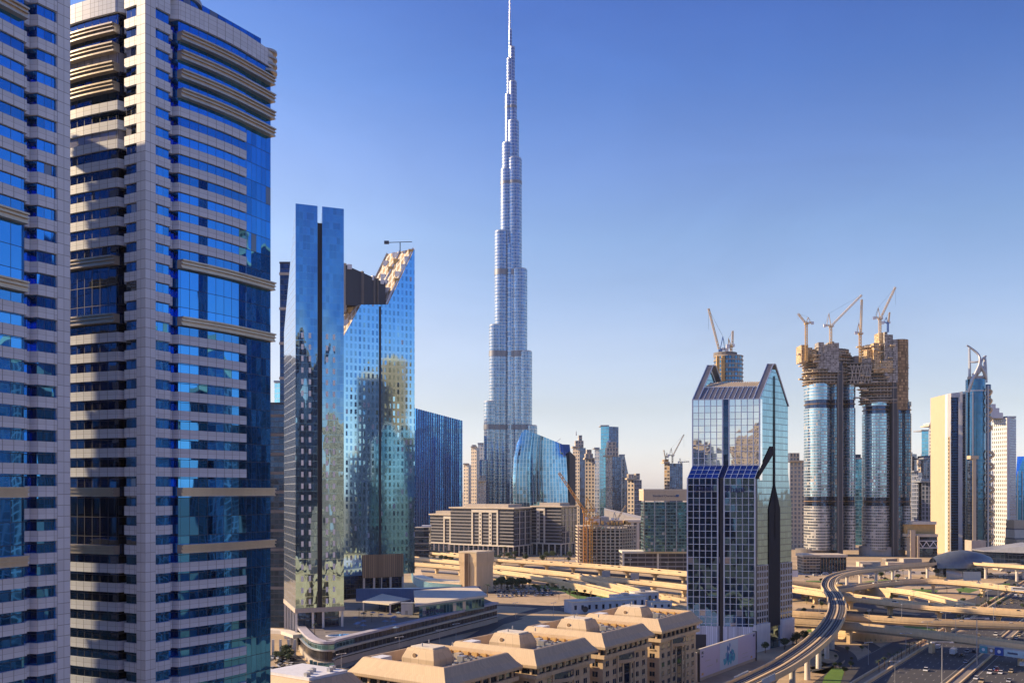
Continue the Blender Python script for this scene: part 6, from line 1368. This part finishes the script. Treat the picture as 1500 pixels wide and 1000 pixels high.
# ------------------------------------------------------------ trees
def leaves(cx, cy, cz, rx, rz_, n, sz, rs):
    m = MB()
    for i in range(n):
        u = rs.random(); th = rs.uniform(0, 2*pi); ph = math.acos(rs.uniform(-1, 1)); r = u**.4
        x, y, z = cx+rx*r*sin(ph)*cos(th), cy+rx*r*sin(ph)*sin(th), cz+rz_*r*cos(ph); d = [Vector((rs.gauss(0, 1), rs.gauss(0, 1), rs.gauss(0, 1))).normalized()*sz for _ in range(2)]
        c = Vector((x, y, z)); m.face([c-d[0], c-d[1]*.6, c+d[0], c+d[1]*.6])
    return m
def tree_kind(kind, seed):
    rs_ = random.Random(seed); t = thing('broadleaf_tree' if kind == 'b' else 'palm_tree', 'x', 'tree', (0, -800, 0))
    if kind == 'b':
        MB().tube((0, 0, 0), (0, 0, 3), .3, .18, 6).tube((0, 0, 2.4), (1.1, .4, 4.4), .14, .06, 5).tube((0, 0, 2.4), (-.9, -.6, 4.2), .14, .06, 5).build('trunk', [M['bark']], t)
        m = leaves(0, 0, 4.6, 2.3, 1.8, 260, .42, rs_)
        for k in range(3): q = leaves(rs_.uniform(-1.5, 1.5), rs_.uniform(-1.5, 1.5), rs_.uniform(4, 5.8), 1.3, 1.0, 80, .4, rs_); b = len(m.v); m.v += q.v; m.f += [tuple(i+b for i in f) for f in q.f]; m.m += q.m; m.sm += q.sm; m.uv += q.uv
        m.build('crown', [M['leaf']], t)
    else:
        MB().tube((0, 0, 0), (.2, 0, 7), .25, .18, 7).build('trunk', [M['bark']], t); m = MB()
        for k in range(18):
            a = 2*pi*k/18+rs_.uniform(-.1, .1); e0 = rs_.uniform(.1, 1.1); pr_ = None
            for j in range(5):
                s = j/4*2.8; z = 7+sin(e0)*s-.22*s*s; x, y = .2+cos(a)*s*cos(e0*.6), sin(a)*s*cos(e0*.6); wv = .42*(1-j/5); q = [(x-sin(a)*wv, y+cos(a)*wv, z-.1), (x+sin(a)*wv, y-cos(a)*wv, z-.1)]
                if pr_: m.face([pr_[0], pr_[1], q[1], q[0]])
                pr_ = q
        m.build('crown', [M['palm']], t)
    return [t, tree_of(t), False]
TK = {('b', i): tree_kind('b', i+5) for i in range(3)}; TK.update({('p', i): tree_kind('p', i+15) for i in range(2)})
def tree(kd, x, y, sc, lab, group, z=0):
    e = TK[(kd, rs.randrange(3 if kd == 'b' else 2))]
    if not e[2]: o = e[0]; o.location = (x, y, z); e[2] = True
    else: o = dup(e[0], (x, y, z), rs.uniform(0, 6), tree=e[1])
    o.rotation_euler.z = rs.uniform(0, 6); o.scale = (sc, sc, sc*rs.uniform(.9, 1.15)); tag(o, lab, 'palm tree' if kd == 'p' else 'tree', group)
for i in range(30): x, y = G(rs.uniform(724, 776), rs.uniform(858, 864))[:2]; tree('b', x, y, rs.uniform(.9, 1.5), 'dark bushy tree in the clump below the viaduct, right of the tan block', 'dark trees right of the tan block')
for i in range(44): px = rs.uniform(640, 846); x, y = G(px, rs.uniform(815, 826))[:2]; tree(rs.choice('bbp'), x, y, rs.uniform(.9, 1.7), 'tree planted in front of the grey office quarter', 'trees before the office quarter')
for i in range(16): px = rs.uniform(770, 880); x, y = G(px, rs.uniform(861, 872))[:2]; tree('b', x, y, rs.uniform(.5, .9), 'low bush beside the green verge under the ramp', 'bushes on the green verge')
x, y = G(714, 874)[:2]; tree('p', x, y, 1.4, 'single palm tree at the foot of the tan block', None)
for i in range(14): x, y = G(rs.uniform(1112, 1180), rs.uniform(936, 958))[:2]; tree('b', x, y, rs.uniform(.7, 1.2), 'shaded tree between the gabled tower and the metro viaduct', 'shaded trees by the gabled tower')
for i in range(12): x, y = G(rs.uniform(402, 432), rs.uniform(958, 975))[:2]; tree('b', x, y, rs.uniform(.6, 1.0), 'shaded tree in the car park at the lower left', 'shaded trees at the lower left')
for i in range(22): px = rs.uniform(1240, 1500); x, y = G(px, rs.uniform(835, 850))[:2]; tree(rs.choice('bp'), x, y, rs.uniform(.8, 1.3), 'small tree beyond the metro viaduct near the station', 'trees near the station')
for i in range(9): x, y = G(rs.uniform(520, 590), rs.uniform(890, 930), 11.8)[:2]; tree('p', x, y, rs.uniform(.45, .7), 'potted palm on the podium terrace', 'palms on the podium terrace', 11.9)
x, y = G(461, 930, 11.8)[:2]; tree('p', x, y, .8, 'palm beside the pool on the podium', None, 11.9)
# ------------------------------------------------------------ added towers, out of view, placed for the glass facades to reflect
for i, (x, y, w_, d_, h_, wl__, rz) in enumerate(((180, 60, 34, 30, 228, 'dark', 0), (222, 96, 36, 26, 165, 'cream', .6), (188, 226, 30, 30, 148, 'dark', 0), (205, 205, 36, 30, 128, 'dark', .96), (250, 262, 36, 34, 145, 'grey', .96), (250, 205, 16, 16, 245, 'dark', .96), (300, 215, 34, 30, 112, 'cream', .96), (360, 260, 36, 30, 135, 'dark', .96),
        (280, 345, 30, 26, 228, 'dark', .8), (318, 352, 34, 26, 253, 'gold', .8), (-50, -90, 36, 30, 144, 'dark', .2), (10, -120, 40, 30, 128, 'dark', .2), (70, -80, 30, 30, 142, 'cream', .2), (130, -30, 34, 30, 136, 'grey', .9), (-110, -70, 34, 30, 120, 'cream', .2), (-20, -190, 40, 34, 140, 'dark', .2), (110, -150, 36, 30, 150, 'dark', .2), (430, 330, 36, 36, 130, 'cream', .96), (-312, 900, 84, 40, 208, 'dark', 0))):
    t = thing('high_rise', 'added tower out of view, seen only as a reflection', 'tower', (x, y, 0), rz, 'added towers out of view')
    MB().box(-w_/2, w_/2, -d_/2, d_/2, 0, h_, 0, mt=1, cu=3.4, cv=3.8).build('wall', [FW[wl__], M['roofing']], t); MB().box(-w_/2-.4, w_/2+.4, -d_/2-.4, d_/2+.4, h_, h_+2).build('parapet', [M['cream']], t); MB().box(-w_*.3, w_*.2, -d_*.3, d_*.3, h_+2, h_+8).build('roof_block', [M['concrete']], t)

# ------------------------------------------------------------ low clutter beyond the metro line and around the viaducts
rs = random.Random(11)
for i in range(26):
    px = rs.uniform(1165, 1372) if i < 14 else rs.uniform(1440, 1500); py = rs.uniform(822, 836); x, y = G(px, py)[:2]
    if px < 1248 and py < 830: continue
    w_, d_, h_ = rs.uniform(8, 26), rs.uniform(6, 12), rs.uniform(3, 7.5)
    t = thing('site_building', 'low shed or wall among the clutter between the unfinished twins and the metro line', 'building', (x, y, 0), rs.uniform(-.3, .3), 'low sheds beyond the metro line')
    MB().box(0, w_, 0, d_, 0, h_, 0, mt=1).build('wall', [M[rs.choice(['concrete', 'cream', 'dark_concrete', 'rust'])], M[rs.choice(['cream2', 'steel', 'roofing'])]], t); MB().box(-.3, w_+.3, -.3, d_+.3, h_, h_+.35).build('roof_edge', [M['cream']], t)
for i in range(46):
    px = rs.uniform(1165, 1372) if i < 30 else rs.uniform(1445, 1500); x, y = G(px, rs.uniform(836, 848))[:2]
    put(rs.choice(('sedan', 'suv', 'van')), rs.choice(('white', 'silver', 'black', 'white')), x, y, .06, rs.uniform(-.4, .4), 'one of the cars scattered on the ground beyond the metro line', 'car', 'cars parked beyond the metro line')
ground_strip('parking_lot', gpath([(1165, 836), (1260, 834), (1372, 830)]), -22, 10, M['asphalt'], .045)
ground_strip('parking_lot', gpath([(1440, 842), (1540, 842)]), -14, 26, M['asphalt'], .045)

for i in range(46):
    side = rs.choice((-1, 1)); s_ = rs.uniform(30, 520); r = side*rs.choice((7.2, 10.9, 14.6, 18.2, 21.8, 25.4)); x, y, z = av(s_, r)
    if abs((Vector(av(s_, r)[:2])).x/(y or 1)) > .56: continue
    kd = rs.choice(('sedan', 'suv', 'sedan', 'van')); put(kd, rs.choice(('white', 'silver', 'white', 'black', 'sand', 'red')), x, y, .03, AN if side < 0 else AN+pi, 'small vehicle driving far up the broad avenue', 'van' if kd == 'van' else 'car', 'vehicles far up the broad avenue')
for i, s_ in enumerate(range(8, 330, 9)):
    x, y, z = av(s_+rs.uniform(-1, 1), -34.4); tree('p', x, y, rs.uniform(.6, .8), 'palm in the row along the left side of the avenue', 'palms along the avenue')
for i in range(60):
    px, py = rs.uniform(1170, 1500), rs.uniform(852, 906); x, y = G(px, py)[:2]; tree(rs.choice('bbbp'), x, y, rs.uniform(.45, .9), 'bush or small tree on the sandy ground among the flyovers', 'bushes among the flyovers')
for i in range(16):
    px, py = rs.uniform(1172, 1270), rs.uniform(944, 990); x, y = G(px, py)[:2]; tree('b', x, y, rs.uniform(.35, .6), 'shrub inside the loop road under the metro line', 'shrubs inside the loop road')
for i in range(34):
    px = rs.uniform(735, 1005); py = 866+(px-735)*.05+rs.uniform(-2, 9); x, y = G(px, py)[:2]; tree('p', x, y, rs.uniform(.45, .75), 'small palm on the ground right of the parked cars', 'small palms by the sand lot')
for pts in ([(1180, 850), (1215, 850), (1212, 855), (1182, 855)], [(1260, 852), (1300, 848), (1330, 848), (1300, 853)], [(1445, 858), (1500, 860), (1500, 864), (1450, 862)], [(900, 866), (960, 872), (958, 876), (905, 870)], [(1335, 862), (1375, 864), (1370, 868), (1340, 867)]): lawn(pts)
# ------------------------------------------------------------ ground
g = MB(); g.face([(-20000, -8000, 0), (20000, -8000, 0), (20000, 40000, 0), (-20000, 40000, 0)])
M['ground'] = plain('sandy_ground', (.45, .335, .20), .95, 0, .5, .03, .45)
tag(g.build('ground', [M['ground']]), kind='structure')

hz = MB(); hz.box(-6500, 7500, -700, 7600, -1, 960)
hm = bpy.data.materials.new('haze_air'); hm.use_nodes = True; hn = hm.node_tree; hn.nodes.clear()
ho = hn.nodes.new('ShaderNodeOutputMaterial'); hv = hn.nodes.new('ShaderNodeVolumePrincipled'); hn.links.new(hv.outputs[0], ho.inputs['Volume'])
hv.inputs['Color'].default_value = (.86, .90, 1, 1); hv.inputs['Density'].default_value = .00003; hv.inputs['Anisotropy'].default_value = .2
ho_ = hz.build('haze', [hm]); tag(ho_, kind='stuff')
